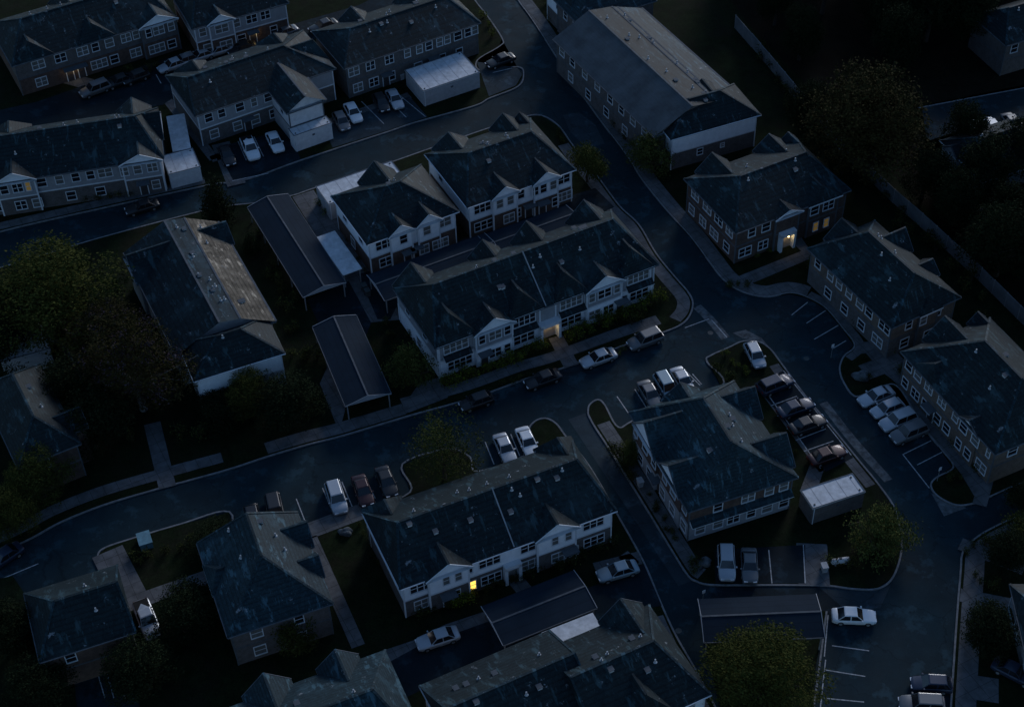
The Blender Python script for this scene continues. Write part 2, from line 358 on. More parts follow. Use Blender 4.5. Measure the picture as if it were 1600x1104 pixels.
lot([(560, 430), (700, 385), (820, 330), (930, 295), (960, 325), (820, 380), (640, 440), (610, 500), (590, 500)], 'asphalt_lot', 0.030)
strip('kerb', [(1430, 172), (1600, 140), (1700, 122)], 0, 0.25, BZ + 0.06, 'kerb')
# worn concrete valley gutter, pale aprons
strip('gutter', [(1283, 630), (1330, 690), (1385, 752)], -0.25, 0.85, 0.010, 'gutter')
strip('gutter', [(985, 340), (1010, 372), (1045, 420), (1075, 455)], -0.9, -0.1, 0.010, 'gutter')
strip('gutter', [(1090, 478), (1112, 500), (1135, 528)], -0.7, 0.5, 0.010, 'gutter')
sheet('gutter', [(1145, 520), (1165, 515), (1190, 528), (1205, 546), (1190, 534), (1160, 528)], 0.010, 'gutter')
sheet('gutter', [(880, 180), (905, 176), (930, 195), (945, 225), (915, 230), (890, 205)], 0.010, 'asphalt_pale')
sheet('gutter', [(1260, 918), (1392, 912), (1375, 950), (1275, 950)], 0.010, 'asphalt_pale')
sheet('gutter', [(888, 655), (915, 645), (1085, 905), (1060, 915)], 0.008, 'asphalt_pale')
sheet('gutter', [(1455, 770), (1510, 793), (1475, 806)], 0.010, 'gutter')
# painted stall lines
def lines(segs, z, w=0.12):
    mb = MB()
    for a, b in segs:
        p = G(a); q = G(b); d = (q - p).normalized(); n = Vector((-d.y, d.x, 0)) * w / 2
        mb.face([(v.x, v.y, z) for v in (p - n, q - n, q + n, p + n)], 'paint')
    me = mb.mesh('parking_marking', weld=True)
    for f in me.polygons:
        if f.normal.z < 0: f.flip()
    struct('parking_marking', me)
lines([((463, 779), (479, 820)), ((504, 762), (520, 800)), ((534, 752), (554, 800)), ((568, 740), (586, 778)), ((602, 731), (620, 768)), ((635, 724), (645, 765)), ((758, 690), (772, 725)), ((798, 678), (812, 712)), ((430, 788), (440, 830)), ((395, 795), (405, 842))], 0.012)
lines([((964, 619), (990, 657)), ((992, 608), (1012, 640)), ((1022, 598), (1042, 630)), ((1048, 588), (1066, 616)), ((1070, 578), (1094, 602)), ((1082, 584), (1096, 600)), ((966, 669), (990, 657)), ((1112, 500), (1136, 527)), ((1070, 512), (1108, 498))], 0.012)
lines([((1204, 635), (1245, 620)), ((1214, 651), (1262, 636)), ((1229, 671), (1276, 655)), ((1243, 689), (1290, 671)), ((1256, 706), (1302, 690)), ((1268, 722), (1315, 703)), ((1190, 604), (1282, 733)), ((1224, 580), (1330, 712))], BZ + 0.034)
lines([((1410, 710), (1455, 688)), ((1433, 726), (1472, 706)), ((1432, 685), (1440, 679)), ((1411, 710), (1452, 762)), ((1237, 492), (1262, 472)), ((1260, 505), (1290, 485)), ((1272, 530), (1310, 508)), ((1300, 545), (1322, 532))], 0.012)
lines([((1160, 862), (1161, 912)), ((1201, 860), (1206, 912)), ((1255, 852), (1258, 912))], BZ + 0.034)
lines([((1294, 958), (1288, 1025)), ((1300, 1008), (1358, 1016)), ((1290, 1046), (1352, 1056)), ((1288, 1090), (1350, 1096)), ((1290, 1030), (1282, 1104))], 0.012)
lines([((385, 252), (372, 222)), ((412, 246), (397, 215)), ((420, 272), (363, 284)), ((770, 115), (800, 108))], BZ + 0.034)
lines([((600, 195), (565, 160)), ((635, 185), (600, 150)), ((665, 184), (618, 145)), ((244, 118), (252, 132)), ((300, 105), (292, 95))], BZ + 0.040)
lines([((146, 1028), (164, 1090)), ((160, 1025), (178, 1090)), ((172, 1020), (196, 1092)), ((184, 1018), (195, 1045)), ((136, 1036), (210, 1008)), ((0, 905), (60, 880))], 0.012)

# ---------------------------------------------------------------- windows, doors
_wc = {}
def win_mesh(w, h):
    k = ('w', round(w, 1), round(h, 1))
    if k not in _wc:
        mb = MB(); t = 0.10; d = 0.07
        mb.box((-w / 2 - t, -d, h / 2), (w / 2 + t, 0, h / 2 + t), 'trim'); mb.box((-w / 2 - t, -d - 0.05, -h / 2 - t), (w / 2 + t, 0, -h / 2), 'trim')
        mb.box((-w / 2 - t, -d, -h / 2), (-w / 2, 0, h / 2), 'trim'); mb.box((w / 2, -d, -h / 2), (w / 2 + t, 0, h / 2), 'trim')
        n = max(1, round(w / 0.85))
        for i in range(1, n): x = -w / 2 + w * i / n; mb.box((x - 0.05, -d + 0.01, -h / 2), (x + 0.05, -0.01, h / 2), 'trim')
        mb.box((-w / 2, -d + 0.02, -0.035), (w / 2, -0.012, 0.035), 'trim')
        _wc[k] = mb.mesh('window_frame')
    return _wc[k]
def pane_mesh(w, h, m):
    k = (m, round(w, 1), round(h, 1))
    if k not in _wc:
        mb = MB(); mb.box((-w / 2 + 0.002, -0.03, -h / 2 + 0.002), (w / 2 - 0.002, -0.004, h / 2 - 0.002), m)
        if m == 'glass' : pass
        _wc[k] = mb.mesh('pane')
    return _wc[k]
def door_mesh():
    if 'door' not in _wc:
        mb = MB(); mb.box((-0.6, -0.08, 0), (-0.48, 0, 2.2), 'trim'); mb.box((0.48, -0.08, 0), (0.6, 0, 2.2), 'trim'); mb.box((-0.6, -0.08, 2.08), (0.6, 0, 2.3), 'trim'); mb.box((-0.48, -0.05, 0), (0.48, -0.003, 2.08), 'door_dark')
        _wc['door'] = mb.mesh('door')
    return _wc['door']
def vent_mesh(k):
    key = 'vent%d' % k
    if key not in _wc:
        mb = MB()
        if k: mb.tube((0, 0, -0.2), (0, 0, 0.45), 0.09, 0.09, 'pipe'); mb.tube((0, 0, 0.0), (0, 0, 0.06), 0.22, 0.14, 'pipe')
        else: mb.box((-0.25, -0.25, -0.2), (0.25, 0.25, 0.16), 'pipe'); mb.box((-0.3, -0.3, 0.16), (0.3, 0.3, 0.22), 'cap')
        _wc[key] = mb.mesh('roof_vent')
    return _wc[key]

# ---------------------------------------------------------------- houses
WI = 0.42
rnd = random.Random(3)
def house(label, A, ang, L, dep, ze=5.8, rise=3.9, ra=4, rb=4, roof='shingle_dark', up='white_siding', lo='brick', cross=(), win=(), doors=(), vents=6, skirt=(), zs=2.95, corner_z=None, party=None, cat='house', name='townhouse', lamps=(), prof=None, dormer_face='white_siding', loz=None, porch=(), anchor='FL', ry=None):
    o = G(A, ze); ca, sa = math.cos(rad(ang)), math.sin(rad(ang))
    if anchor == 'BR': o = o - Vector((ca * L - sa * dep, sa * L + ca * dep, 0))
    if anchor == 'FR': o = o - Vector((ca * L, sa * L, 0))
    if anchor == 'BL': o = o - Vector((-sa * dep, ca * dep, 0))
    root = thing(name, label, cat, (o.x, o.y, 0), rad(ang))
    # walls, two storeys with a band between
    bays = [(c[1] - c[2] / 2, c[1] + c[2] / 2, c[4], c[0]) for c in cross if c[4] > 0.01]
    for k, (z0, z1, m) in enumerate(((-0.05, zs, lo), (zs, ze - 0.05, up))):
        if z1 <= z0: continue
        w = MB(); w.box((WI, WI, z0), (L - WI, dep - WI, z1), m)
        for x0, x1, p, sd in bays:
            x0 += 0.35; x1 -= 0.35
            if sd == 'F': w.box((x0, WI - p, z0), (x1, WI - 0.001, z1), m)
            if sd == 'B': w.box((x0, dep - WI + 0.001, z0), (x1, dep - WI + p, z1), m)
            if sd == 'L': w.box((WI - p, x0, z0), (WI - 0.001, x1, z1), m)
            if sd == 'R': w.box((L - WI + 0.001, x0, z0), (L - WI + p, x1, z1), m)
        wo_ = link('wall', w.mesh('wall'), root)
        if up != lo: wo_['label'] = ('upper ' if k else 'lower ') + m.replace('_', ' ') + ' wall'
    t = MB(); e = WI - 0.03; tc = 'trim' if 'siding' in up else 'cap'; tg = 'trim' if up == 'white_siding' else 'cap'
    if zs < ze - 0.5:
        t.box((e, e, zs - 0.1), (L - e, e + 0.04, zs + 0.1), tc); t.box((e, dep - e - 0.04, zs - 0.1), (L - e, dep - e, zs + 0.1), tc)
        t.box((e, e + 0.04, zs - 0.1), (e + 0.04, dep - e - 0.04, zs + 0.1), tc); t.box((L - e - 0.04, e + 0.04, zs - 0.1), (L - e, dep - e - 0.04, zs + 0.1), tc)
    e = WI - 0.05
    for cx in (e, L - e - 0.2):
        for cy in (e, dep - e - 0.2): t.box((cx, cy, 0), (cx + 0.15, cy + 0.15, ze - 0.12), tc)
    for x0, x1, p, sd in bays:
        if sd == 'F':
            for cx in (x0 + 0.31, x1 - 0.51): t.box((cx, WI - p - 0.04, 0), (cx + 0.2, WI - p + 0.16, ze - 0.12), tc)
            t.box((x0 + 0.51, WI - p - 0.03, zs - 0.1), (x1 - 0.51, WI - p + 0.01, zs + 0.1), tc)
    link('trim', t.mesh('trim'), root)
    # roof
    r = MB(); zr = ze + rise; hd = dep / 2
    if prof is None:
        P = [(0, 0, ze), (L, 0, ze), (L, dep, ze), (0, dep, ze)]; R0 = (ra, hd, zr); R1 = (L - rb, hd, zr)
        faces = [[P[0], P[1], R1, R0], [P[2], P[3], R0, R1], [P[3], P[0], R0], [P[1], P[2], R1]]
        if ry:
            P = P[1:] + P[:1]; R0 = (L / 2, ry[0], zr); R1 = (L / 2, dep - ry[1], zr)
            faces = [[P[0], P[1], R1, R0], [P[2], P[3], R0, R1], [P[3], P[0], R0], [P[1], P[2], R1]]
        for q in faces: r.face(q, roof)
        for a, b in ((P[0], R0), (P[3], R0), (P[1], R1), (P[2], R1), (R0, R1)):
            if (Vector(a) - Vector(b)).length > 0.3: r.bar(Vector(a) + Vector((0, 0, .02)), Vector(b) + Vector((0, 0, .03)), 0.26, 0.07, roof if roof != 'shingle_dark' else 'shingle_grey')
    else:   # gable roof whose section across x is a broken line; ridge runs along y
        for (x0, z0, m0), (x1, z1, m1) in zip(prof, prof[1:]):
            r.face([(x0, 0, z0), (x1, 0, z1), (x1, dep, z1), (x0, dep, z0)], m0)
            r.bar((x1, 0, z1 + 0.03), (x1, dep, z1 + 0.03), 0.24, 0.08, 'cap')
        for yy in (WI, dep - WI):
            g = MB(); g.face([(WI, yy, ze - 0.3)] + [(x, yy, z - 0.06) for x, z, _ in prof] + [(L - WI, yy, ze - 0.3)], up)
            link('gable_end', g.mesh('gable_end'), root)
    fz = ze - 0.24; g = 0.0
    for a, b in (((0, 0), (L, 0)), ((L, 0), (L, dep)), ((L, dep), (0, dep)), ((0, dep), (0, 0))):
        r.face([(a[0], a[1], fz), (b[0], b[1], fz), (b[0], b[1], ze), (a[0], a[1], ze)], 'cap')
    r.face([(0, 0, fz), (0, dep, fz), (L, dep, fz), (L, 0, fz)], 'trim')
    # gutters
    r.bar((0, -0.06, ze - 0.07), (L, -0.06, ze - 0.07), 0.10, 0.10, tg); r.bar((-0.06, 0, ze - 0.07), (-0.06, dep, ze - 0.07), 0.10, 0.10, tg)
    if party:
        for x in party:
            r.bar((x, 0.1, ze + 0.1), (x, hd, zr + 0.10), 0.13, 0.14, 'trim_dim')
    ro = link('roof', r.mesh('roof'), root)
    for side, s, w, h, p, hip in cross:
        if prof is not None: inn = 4
        elif ry: sl = rise / {'F': ry[0], 'B': ry[1], 'L': L / 2, 'R': L / 2}[side]; inn = h / sl
        elif side in 'FB': sl = rise / hd; inn = h / sl
        else: sl = rise / max(0.1, (ra if side == 'L' else rb)); inn = h / sl
        if prof is not None: inn = hip[1] if isinstance(hip, tuple) else 4
        hp = hip[0] if isinstance(hip, tuple) else hip
        mp = {'F': lambda a, b, z: (a, b, z), 'B': lambda a, b, z: (a, dep - b, z), 'L': lambda a, b, z: (b, a, z), 'R': lambda a, b, z: (L - b, a, z)}[side]
        c = MB(); x0 = s - w / 2; x1 = s + w / 2; zz = ze + 0.03; zt = ze + h + 0.03
        q = [mp(x0, -p - 0.0, zz), mp(x1, -p, zz), mp(s, -p + hp, zt), mp(s, inn, zt), mp(x0, 0, zz), mp(x1, 0, zz)]
        c.face([q[0], q[2], q[3], q[4]], roof); c.face([q[1], q[5], q[3], q[2]], roof)
        c.bar(Vector(q[2]) + Vector((0, 0, .02)), Vector(q[3]) + Vector((0, 0, .02)), 0.24, 0.07, 'shingle_grey' if roof == 'shingle_dark' else roof)
        if hp > 0: c.face([q[0], q[1], q[2]], roof)
        lowz = ze - 0.2
        if hp <= 0:
            c.face([mp(x0 + 0.1, -p + 0.32, zz), mp(x1 - 0.1, -p + 0.32, zz), mp(s, -p + 0.32, zt - 0.08)], dormer_face)
            tm_ = 'trim' if side == 'F' else 'cap'; c.bar(mp(x0, -p, zz - 0.05), mp(s, -p, zt - 0.07), 0.08, 0.16, tm_); c.bar(mp(s, -p, zt - 0.07), mp(x1, -p, zz - 0.05), 0.08, 0.16, tm_)
        if p > 0:
            c.face([mp(x0, -p, lowz), mp(x1, -p, lowz), mp(x1, 0.05, lowz), mp(x0, 0.05, lowz)], 'trim')
            for a, b in (((x0, -p), (x0, 0)), ((x1, -p), (x1, 0))): c.face([mp(*a, lowz), mp(*b, lowz), mp(*b, zz), mp(*a, zz)], 'cap')
            if hp > 0: c.face([mp(x0, -p, lowz), mp(x1, -p, lowz), mp(x1, -p, zz), mp(x0, -p, zz)], 'trim')
        link('roof_gable', c.mesh('roof_gable'), ro)
    def wallpos(side, s):
        p = 0
        for x0, x1, pp, sd in bays:
            if sd == side and x0 + 0.3 < s < x1 - 0.3: p = pp
        return {'F': ((s, WI - p), 0), 'B': ((s, dep - WI + p), math.pi), 'L': ((WI - p, s), -math.pi / 2), 'R': ((L - WI + p, s), math.pi / 2)}[side]
    for wn in win:
        side, s, z, w, h = wn[:5]; lit = wn[5] if len(wn) > 5 else ('blind' if rnd.random() < 0.4 else 'glass')
        (x, y), rz = wallpos(side, s)
        f = link('window', win_mesh(w, h), root, (x, y, z), rz); pn = link('pane', pane_mesh(w, h, lit), f)
        if lit == 'glass_lit': f['label'] = 'window glowing yellow from inside'
    for side, s in doors:
        (x, y), rz = wallpos(side, s); link('door', door_mesh(), root, (x, y, 0.1), rz)
        cm = MB(); cm.box((-0.9, -1.1, 2.42), (0.9, 0.0, 2.52), 'cap'); link('canopy', cm.mesh('canopy'), root, (x, y, 0), rz)
    for side, s0, s1 in skirt:
        sk = MB()
        for (a0, a1) in [(s0, s1)]:
            mp = {'F': lambda a, b, z: (a, WI - b, z), 'B': lambda a, b, z: (a, dep - WI + b, z), 'L': lambda a, b, z: (WI - b, a, z), 'R': lambda a, b, z: (L - WI + b, a, z)}[side]
            sk.face([mp(a0, 0, zs + 0.75), mp(a1, 0, zs + 0.75), mp(a1, 0.85, zs + 0.22), mp(a0, 0.85, zs + 0.22)], roof)
            sk.face([mp(a0, 0, zs + 0.12), mp(a1, 0, zs + 0.12), mp(a1, 0.85, zs + 0.12), mp(a0, 0.85, zs + 0.12)], 'trim')
            sk.face([mp(a0, 0.85, zs + 0.12), mp(a1, 0.85, zs + 0.12), mp(a1, 0.85, zs + 0.22), mp(a0, 0.85, zs + 0.22)], 'trim')
            for a in (a0, a1): sk.face([mp(a, 0, zs + 0.12), mp(a, 0.85, zs + 0.12), mp(a, 0.85, zs + 0.22), mp(a, 0, zs + 0.75)], 'trim')
        link('awning_roof', sk.mesh('awning_roof'), root)
    for side, s, w, d in porch:   # white portal round a recessed entry
        (x, y), rz = wallpos(side, s); pm = MB()
        pm.box((-w / 2, -d, 0), (-w / 2 + 0.35, 0, 2.9), 'trim'); pm.box((w / 2 - 0.35, -d, 0), (w / 2, 0, 2.9), 'trim'); pm.box((-w / 2, -d, 2.55), (w / 2, 0, 3.15), 'trim')
        pm.box((-w / 2 + 0.35, -0.03, 0), (w / 2 - 0.35, -0.005, 2.55), 'beige_siding')
        link('porch', pm.mesh('porch'), root, (x, y, 0.02), rz)
    for side, s, z, pw in lamps:
        (x, y), rz = wallpos(side, s); lm = MB(); lm.tube((0, -0.34, -0.10), (0, -0.34, 0.10), 0.11, 0.11, 'lamp_glow', 10); lm.tube((0, -0.34, 0.1), (0, -0.34, 0.2), 0.15, 0.02, 'cap'); lm.bar((0, -0.34, 0.14), (0, 0, 0.14), 0.04, 0.04, 'cap')
        lo_ = link('wall_lamp', lm.mesh('wall_lamp'), root, (x, y, z), rz)
        pl = bpy.data.lights.new('lamp_light', 'POINT'); pl.energy = pw; pl.color = (1.0, 0.68, 0.30); pl.shadow_soft_size = 0.15
        po = bpy.data.objects.new('lamp_light', pl); COL.objects.link(po); po.parent = lo_; po.location = (0, -0.62, -0.05)
    for i in range(vents):
        sgn = rnd.random() < 0.6; k = rnd.random()
        if ry:
            q = 0.5 + 0.4 * rnd.random(); x = (L / 2) * q; z = ze + rise * q; y = ry[0] + (dep - ry[0] - ry[1]) * rnd.random(); x = L - x if sgn else x
        elif prof is None:
            x = ra + (L - ra - rb) * (0.05 + 0.9 * rnd.random()); yy = hd * (0.55 + 0.38 * rnd.random()); z = ze + rise * yy / hd; y = dep - yy if sgn else yy
        else:
            j = rnd.choice([1, 1, 2]) if len(prof) > 3 else 0; (x0, z0, _), (x1, z1, _) = prof[j], prof[j + 1]; q = 0.2 + 0.6 * rnd.random(); x = x0 + (x1 - x0) * q; z = z0 + (z1 - z0) * q; y = dep * (0.05 + 0.9 * rnd.random())
        link('roof_vent', vent_mesh(rnd.random() < 0.6), ro, (x, y, z))
    return root
U, D = 4.55, 1.55
def ws(side, z, items): return [(side, s, z, w, 1.35) if len(it) == 0 else (side, s, z, w, 1.35, *it) for s, w, *it in items]
# long white house in the centre
house('long two-storey townhouse row with a lit central entry and pale rear roof, in the centre', (680, 545), 26, 31.4, 12.3, rise=4.3, ra=2.9, rb=3.3, up='grey_siding', lo='white_siding',
      cross=[('F', 3.0, 5.6, 2.9, 0.02, 2.0), ('F', 7.9, 5.8, 1.9, 0.55, 0), ('F', 12.4, 5.0, 2.7, 0.02, 1.8), ('F', 18.8, 5.0, 2.7, 0.02, 1.8), ('F', 23.4, 5.8, 1.9, 0.55, 0), ('F', 28.2, 5.2, 2.7, 0.02, 1.9),
             ('B', 2.9, 5.6, 2.7, 0.5, 0), ('B', 12.9, 4.6, 2.2, 0.5, 0), ('B', 19.2, 5.0, 2.7, 0.5, 0), ('B', 27.6, 5.6, 2.8, 0.5, 0)],
      win=ws('F', U, [(2.9, 3.2), (6.2, 0.8), (8.0, 1.6), (9.7, 0.8), (12.3, 3.0), (18.9, 3.0), (21.6, 0.8), (23.4, 1.8), (25.2, 0.8), (28.6, 3.0)]) +
          ws('F', D, [(3.3, 3.2), (7.9, 1.6), (9.6, 0.8), (12.2, 2.8), (18.9, 2.8), (22.0, 1.6), (24.0, 1.4), (26.6, 0.8), (28.8, 2.6)]) + ws('L', U, [(4, 1.2), (9, 1.2)]) + ws('L', D, [(6, 1.2)]),
      doors=[('F', 6.4), ('F', 25.7)], skirt=[('F', 1.1, 4.8), ('F', 10.4, 14.0), ('F', 17.1, 20.8), ('F', 26.8, 30.6)], porch=[('F', 15.6, 2.9, 0.9)], lamps=[('F', 15.6, 2.35, 14)], party=[15.2], vents=12)
# two white houses above it
house('small white two-storey house with hipped roof and brick lower floor beside the narrow pale canopy', (573, 383), 27, 13.4, 11.4, rise=3.4, ra=5.6, rb=5.6, up='white_siding', lo='brick',
      cross=[('F', 4.9, 3.9, 1.5, 0.35, 0), ('F', 8.9, 3.9, 1.6, 0.35, 0), ('B', 7.0, 5.5, 2.6, 0.8, 0)],
      win=ws('F', U, [(2.6, 2.4), (5.2, 1.0), (8.6, 1.0), (11.3, 1.9)]) + ws('F', D, [(3.0, 2.6), (8.0, 1.3), (10.4, 2.2)]) + ws('L', U, [(3, 1.2), (8, 1.2)]) + ws('L', D, [(6, 1.2)]), doors=[('F', 5.6), ('F', 6.9)], vents=3)
house('white two-storey house with brick corners, next to the round street tree', (730, 325), 26.2, 16.4, 13.1, rise=3.3, ra=3.6, rb=3.3, up='white_siding', lo='brick',
      cross=[('F', 5.6, 4.4, 1.6, 0.4, 0), ('F', 11.8, 4.4, 1.6, 0.4, 0), ('B', 4.0, 5.5, 1.9, 0.5, 0), ('B', 12.4, 4.6, 2.0, 0.5, 0), ('B', 15, 2.5, 1.2, 0.5, 0)],
      win=ws('F', U, [(2.4, 2.4), (4.8, 0.9), (6.4, 0.9), (8.2, 0.9), (10.2, 0.8), (11.4, 0.9), (12.9, 0.9), (14.7, 1.8)]) + ws('F', D, [(2.5, 2.7), (6.1, 1.5), (7.6, 0.9), (13.2, 0.9), (14.8, 2.3)]) + ws('L', U, [(9, 1.0)]), doors=[('F', 9.3), ('F', 11.2)], vents=7)
# bottom-middle house
house('white-sided townhouse with one yellow lit window, above the silver parked car', (625, 921), 22.4, 25.5, 11.6, rise=3.6, ra=2.2, rb=2.2, roof='shingle_dark', up='white_siding', lo='brick_grey',
      cross=[('F', 5.5, 5.4, 1.8, 0.4, 0), ('F', 18.2, 5.4, 1.8, 0.4, 0), ('B', 2.4, 4.8, 2.1, 0.5, 1.5), ('B', 23.2, 4.8, 2.4, 0.5, 1.5)],
      win=ws('F', U, [(2.4, 2.3), (5.2, 0.7), (6.6, 0.7), (8.0, 0.7), (10.4, 2.4), (15.4, 2.6), (18.0, 0.7), (19.6, 0.7), (22.8, 2.4)]) + ws('F', D, [(2.7, 2.3), (6.2, 0.9), (8.2, 0.9, 'glass_lit'), (10.5, 2.3), (15.3, 2.3), (18.4, 1.6), (20.2, 1.0), (22.9, 2.4)]),
      doors=[('F', 5.2), ('F', 19.6)], party=[13.2], porch=[('F', 12.9, 2.0, 0.7)], vents=14)
# brick house centre right
house('brick house with slate-blue hipped roof and pale sheen patch, in front of four parked cars', (1075, 800), 19.3, 13.5, 16.1, rise=4.8, ry=(3.8, 5.2), roof='shingle_grey', up='brick', lo='grey_siding',
      cross=[('L', 11.3, 6.2, 3.2, 0.4, 0), ('L', 5.0, 5.8, 2.5, 0.2, 0), ('R', 4.2, 5.4, 2.9, 0.4, 0), ('R', 12.0, 5.2, 2.8, 0.4, 0.0), ('B', 6.6, 5.0, 2.0, 0.4, 0)],
      win=ws('F', U, [(3.9, 1.0), (7.6, 1.5), (10.2, 1.0), (12.0, 1.0)]) + ws('F', D, [(1.9, 1.1), (4.1, 1.1), (6.0, 1.4), (8.2, 1.0), (10.2, 1.2), (12.3, 1.1)]) + ws('L', U, [(1.6, 1.0), (4.2, 1.2), (6.4, 1.0), (9.0, 1.0), (11.4, 1.2), (14, 0.9)]) + ws('L', D, [(1.6, 1.2), (4.2, 1.2), (6.8, 1.2), (10, 1.2), (12.5, 1.2), (14.6, 0.9)]),
      skirt=[('F', 0.5, 13.0)], doors=[('L', 8.4)], vents=6)
# brick house right of the road
house('dark brick house with a lit doorway beside the forked path', (1150, 365), 26, 18.0, 12.8, rise=3.2, ra=4.5, rb=3.2, up='brick', lo='brick',
      cross=[('F', 8.0, 4.4, 1.0, 0.5, 0), ('F', 13.8, 5.4, 1.6, 0.3, 1.4), ('B', 4.6, 5.2, 2.3, 0.5, 0), ('B', 13.7, 5.0, 2.0, 0.5, 0), ('B', 16.8, 2.6, 1.2, 0.4, 0)],
      win=ws('F', U, [(2.8, 1.0), (5.0, 1.2), (12.4, 1.2), (14.6, 1.6)]) + ws('F', D, [(2.0, 1.8), (4.8, 1.4), (12.9, 0.7, 'glass_dim'), (14.6, 0.7, 'glass_dim')]) + ws('L', U, [(2.0, 1.4), (4.6, 1.7), (7.4, 1.8), (10.4, 1.6)]) + ws('L', D, [(2.4, 1.2), (5.4, 1.8), (8.2, 1.4), (11, 1.2)]),
      porch=[('F', 8.0, 2.4, 0.7)], lamps=[('F', 8.2, 2.25, 9)], vents=5)
house('tan-walled house with five upper windows along the curved kerb', (1393, 513), 27.9, 10.8, 17.0, rise=4.0, ry=(3.2, 4.9), up='brick_tan', lo='brick_grey', roof='shingle_dark',
      cross=[('R', 6.2, 3.4, 1.4, 0.4, 0), ('R', 11.8, 4.2, 2.4, 0.4, 0), ('B', 5.4, 5.2, 2.4, 0.4, 0), ('F', 6.0, 3.6, 1.2, 0.3, 1.0)],
      win=ws('L', U, [(1.6, 1.9), (4.6, 1.2), (6.4, 1.2), (8.6, 1.0), (10.6, 1.0), (12.4, 1.0), (15.0, 1.0)]) + ws('L', D, [(2.4, 1.8), (5.6, 1.2), (9.0, 1.2), (12.4, 1.2)]) + ws('F', U, [(3.2, 0.9), (5.2, 0.9), (7.6, 1.1)]) + ws('F', D, [(3.0, 1.2), (6.4, 1.2)]), vents=5)
house('tan brick house behind the right-hand row of parked cars', (1555, 710), 24, 13.0, 18.3, rise=4.6, ry=(5.0, 6.5), up='brick_tan', lo='brick_tan', roof='shingle_dark',
      cross=[('L', 4.9, 3.8, 1.0, 0.2, 0), ('B', 6.2, 5.6, 2.8, 0.5, 0), ('B', 11.2, 2.8, 1.4, 0.4, 0), ('L', 13.6, 5.0, 1.6, 0.0, 1.2)],
      win=ws('L', U, [(1.4, 0.5), (3.6, 1.2), (5.8, 1.2), (7.6, 0.9), (10.2, 1.3), (12.8, 1.3), (15.0, 1.2), (16.8, 1.1)]) + ws('L', D, [(2.0, 1.7), (4.3, 1.0), (6.0, 0.9), (8.6, 1.1), (10.4, 1.1), (12.6, 1.6), (14.8, 1.4), (16.9, 1.0)]) + ws('F', U, [(3, 1.2), (7, 1.2)]), doors=[('L', 11.6)], vents=4)
# top row
house('long brick-faced house behind the flat-roofed grey box building', (538, 108), 28.2, 22.7, 11.3, rise=2.4, ra=3.9, rb=2.8, up='brick_grey', lo='brick_grey',
      cross=[('B', 6.9, 4.6, 1.7, 0.5, 0), ('B', 16, 4.6, 1.7, 0.5, 0)],
      win=ws('F', U, [(1.6, 1.6), (4.3, 1.3), (7.4, 1.3), (10.4, 0.9), (12.4, 0.9), (14.0, 1.0), (15.8, 0.9), (17.1, 0.9), (18.9, 1.2), (20.6, 1.0), (21.8, 0.9)]) + ws('F', D, [(2.0, 1.4), (4.6, 1.4), (7.6, 0.9), (12, 1.2), (16, 1.2), (19, 1.0)]), doors=[('F', 6.6), ('F', 14.5)], vents=12)
house('grey-walled house with a long dark roof behind the three parked cars at upper left', (305, 182), 28.3, 22.0, 11.5, rise=2.6, ra=1.5, rb=5.5, up='grey_siding', lo='brick_grey',
      cross=[('R', 5.4, 5.5, 2.2, 0.2, 1.2), ('B', 4, 5, 1.8, 0.5, 1.5), ('B', 17, 5, 1.8, 0.5, 1.5)],
      win=ws('F', U, [(2.0, 1.1), (4.0, 1.0), (6.8, 1.2), (9.0, 0.8), (11.2, 1.1), (13.0, 0.9)]) + ws('F', D, [(2.4, 1.2), (6, 1.2), (8.8, 1.2), (11.6, 1.0)]) + ws('R', U, [(3, 1.2)]), doors=[('F', 7.6)], vents=8)
house('gabled wing with dark shingles joined to the pale flat-roofed store', (448, 178), 28.3, 6.2, 9.5, rise=1.9, ra=0, rb=0, up='stucco_light', lo='stucco', prof=[(0, 5.8, 'shingle_dark'), (3.1, 7.6, 'shingle_dark'), (6.2, 5.8, 'shingle_dark')], vents=0,
      win=ws('L', U, [(3, 1.0)]), name='house_wing')
house('long shadowed townhouse at the left edge with pale gables and a dim yellow window', (256, 247), 11, 25.4, 11.9, anchor='FR', rise=3.4, ra=3.0, rb=3.0, up='grey_siding', lo='brick_grey',  # dimming towards the left edge put into the walls: grey, not white
      cross=[('F', 22.2, 6.0, 1.5, 0.4, 0), ('F', 5.2, 6.0, 1.6, 0.4, 0), ('R', 7.5, 6.5, 2.4, 0.3, 0.0), ('B', 22, 5, 2.0, 0.5, 0), ('B', 5, 5.5, 2.2, 0.5, 1.5)],
      win=ws('F', U, [(1.4, 1.2), (3.6, 1.0), (5.4, 1.3), (6.8, 0.6, 'glass_dim'), (8.6, 1.2), (11, 1.0), (13.2, 1.0), (15.2, 1.0), (17.2, 1.8), (19.8, 1.0), (21.6, 1.0), (23.6, 1.3)]) + ws('F', D, [(2, 1.2), (5.2, 1.4), (7.4, 1.2), (12, 1.2), (16, 1.2), (23.6, 1.0)]), doors=[('F', 21.9)], vents=7)
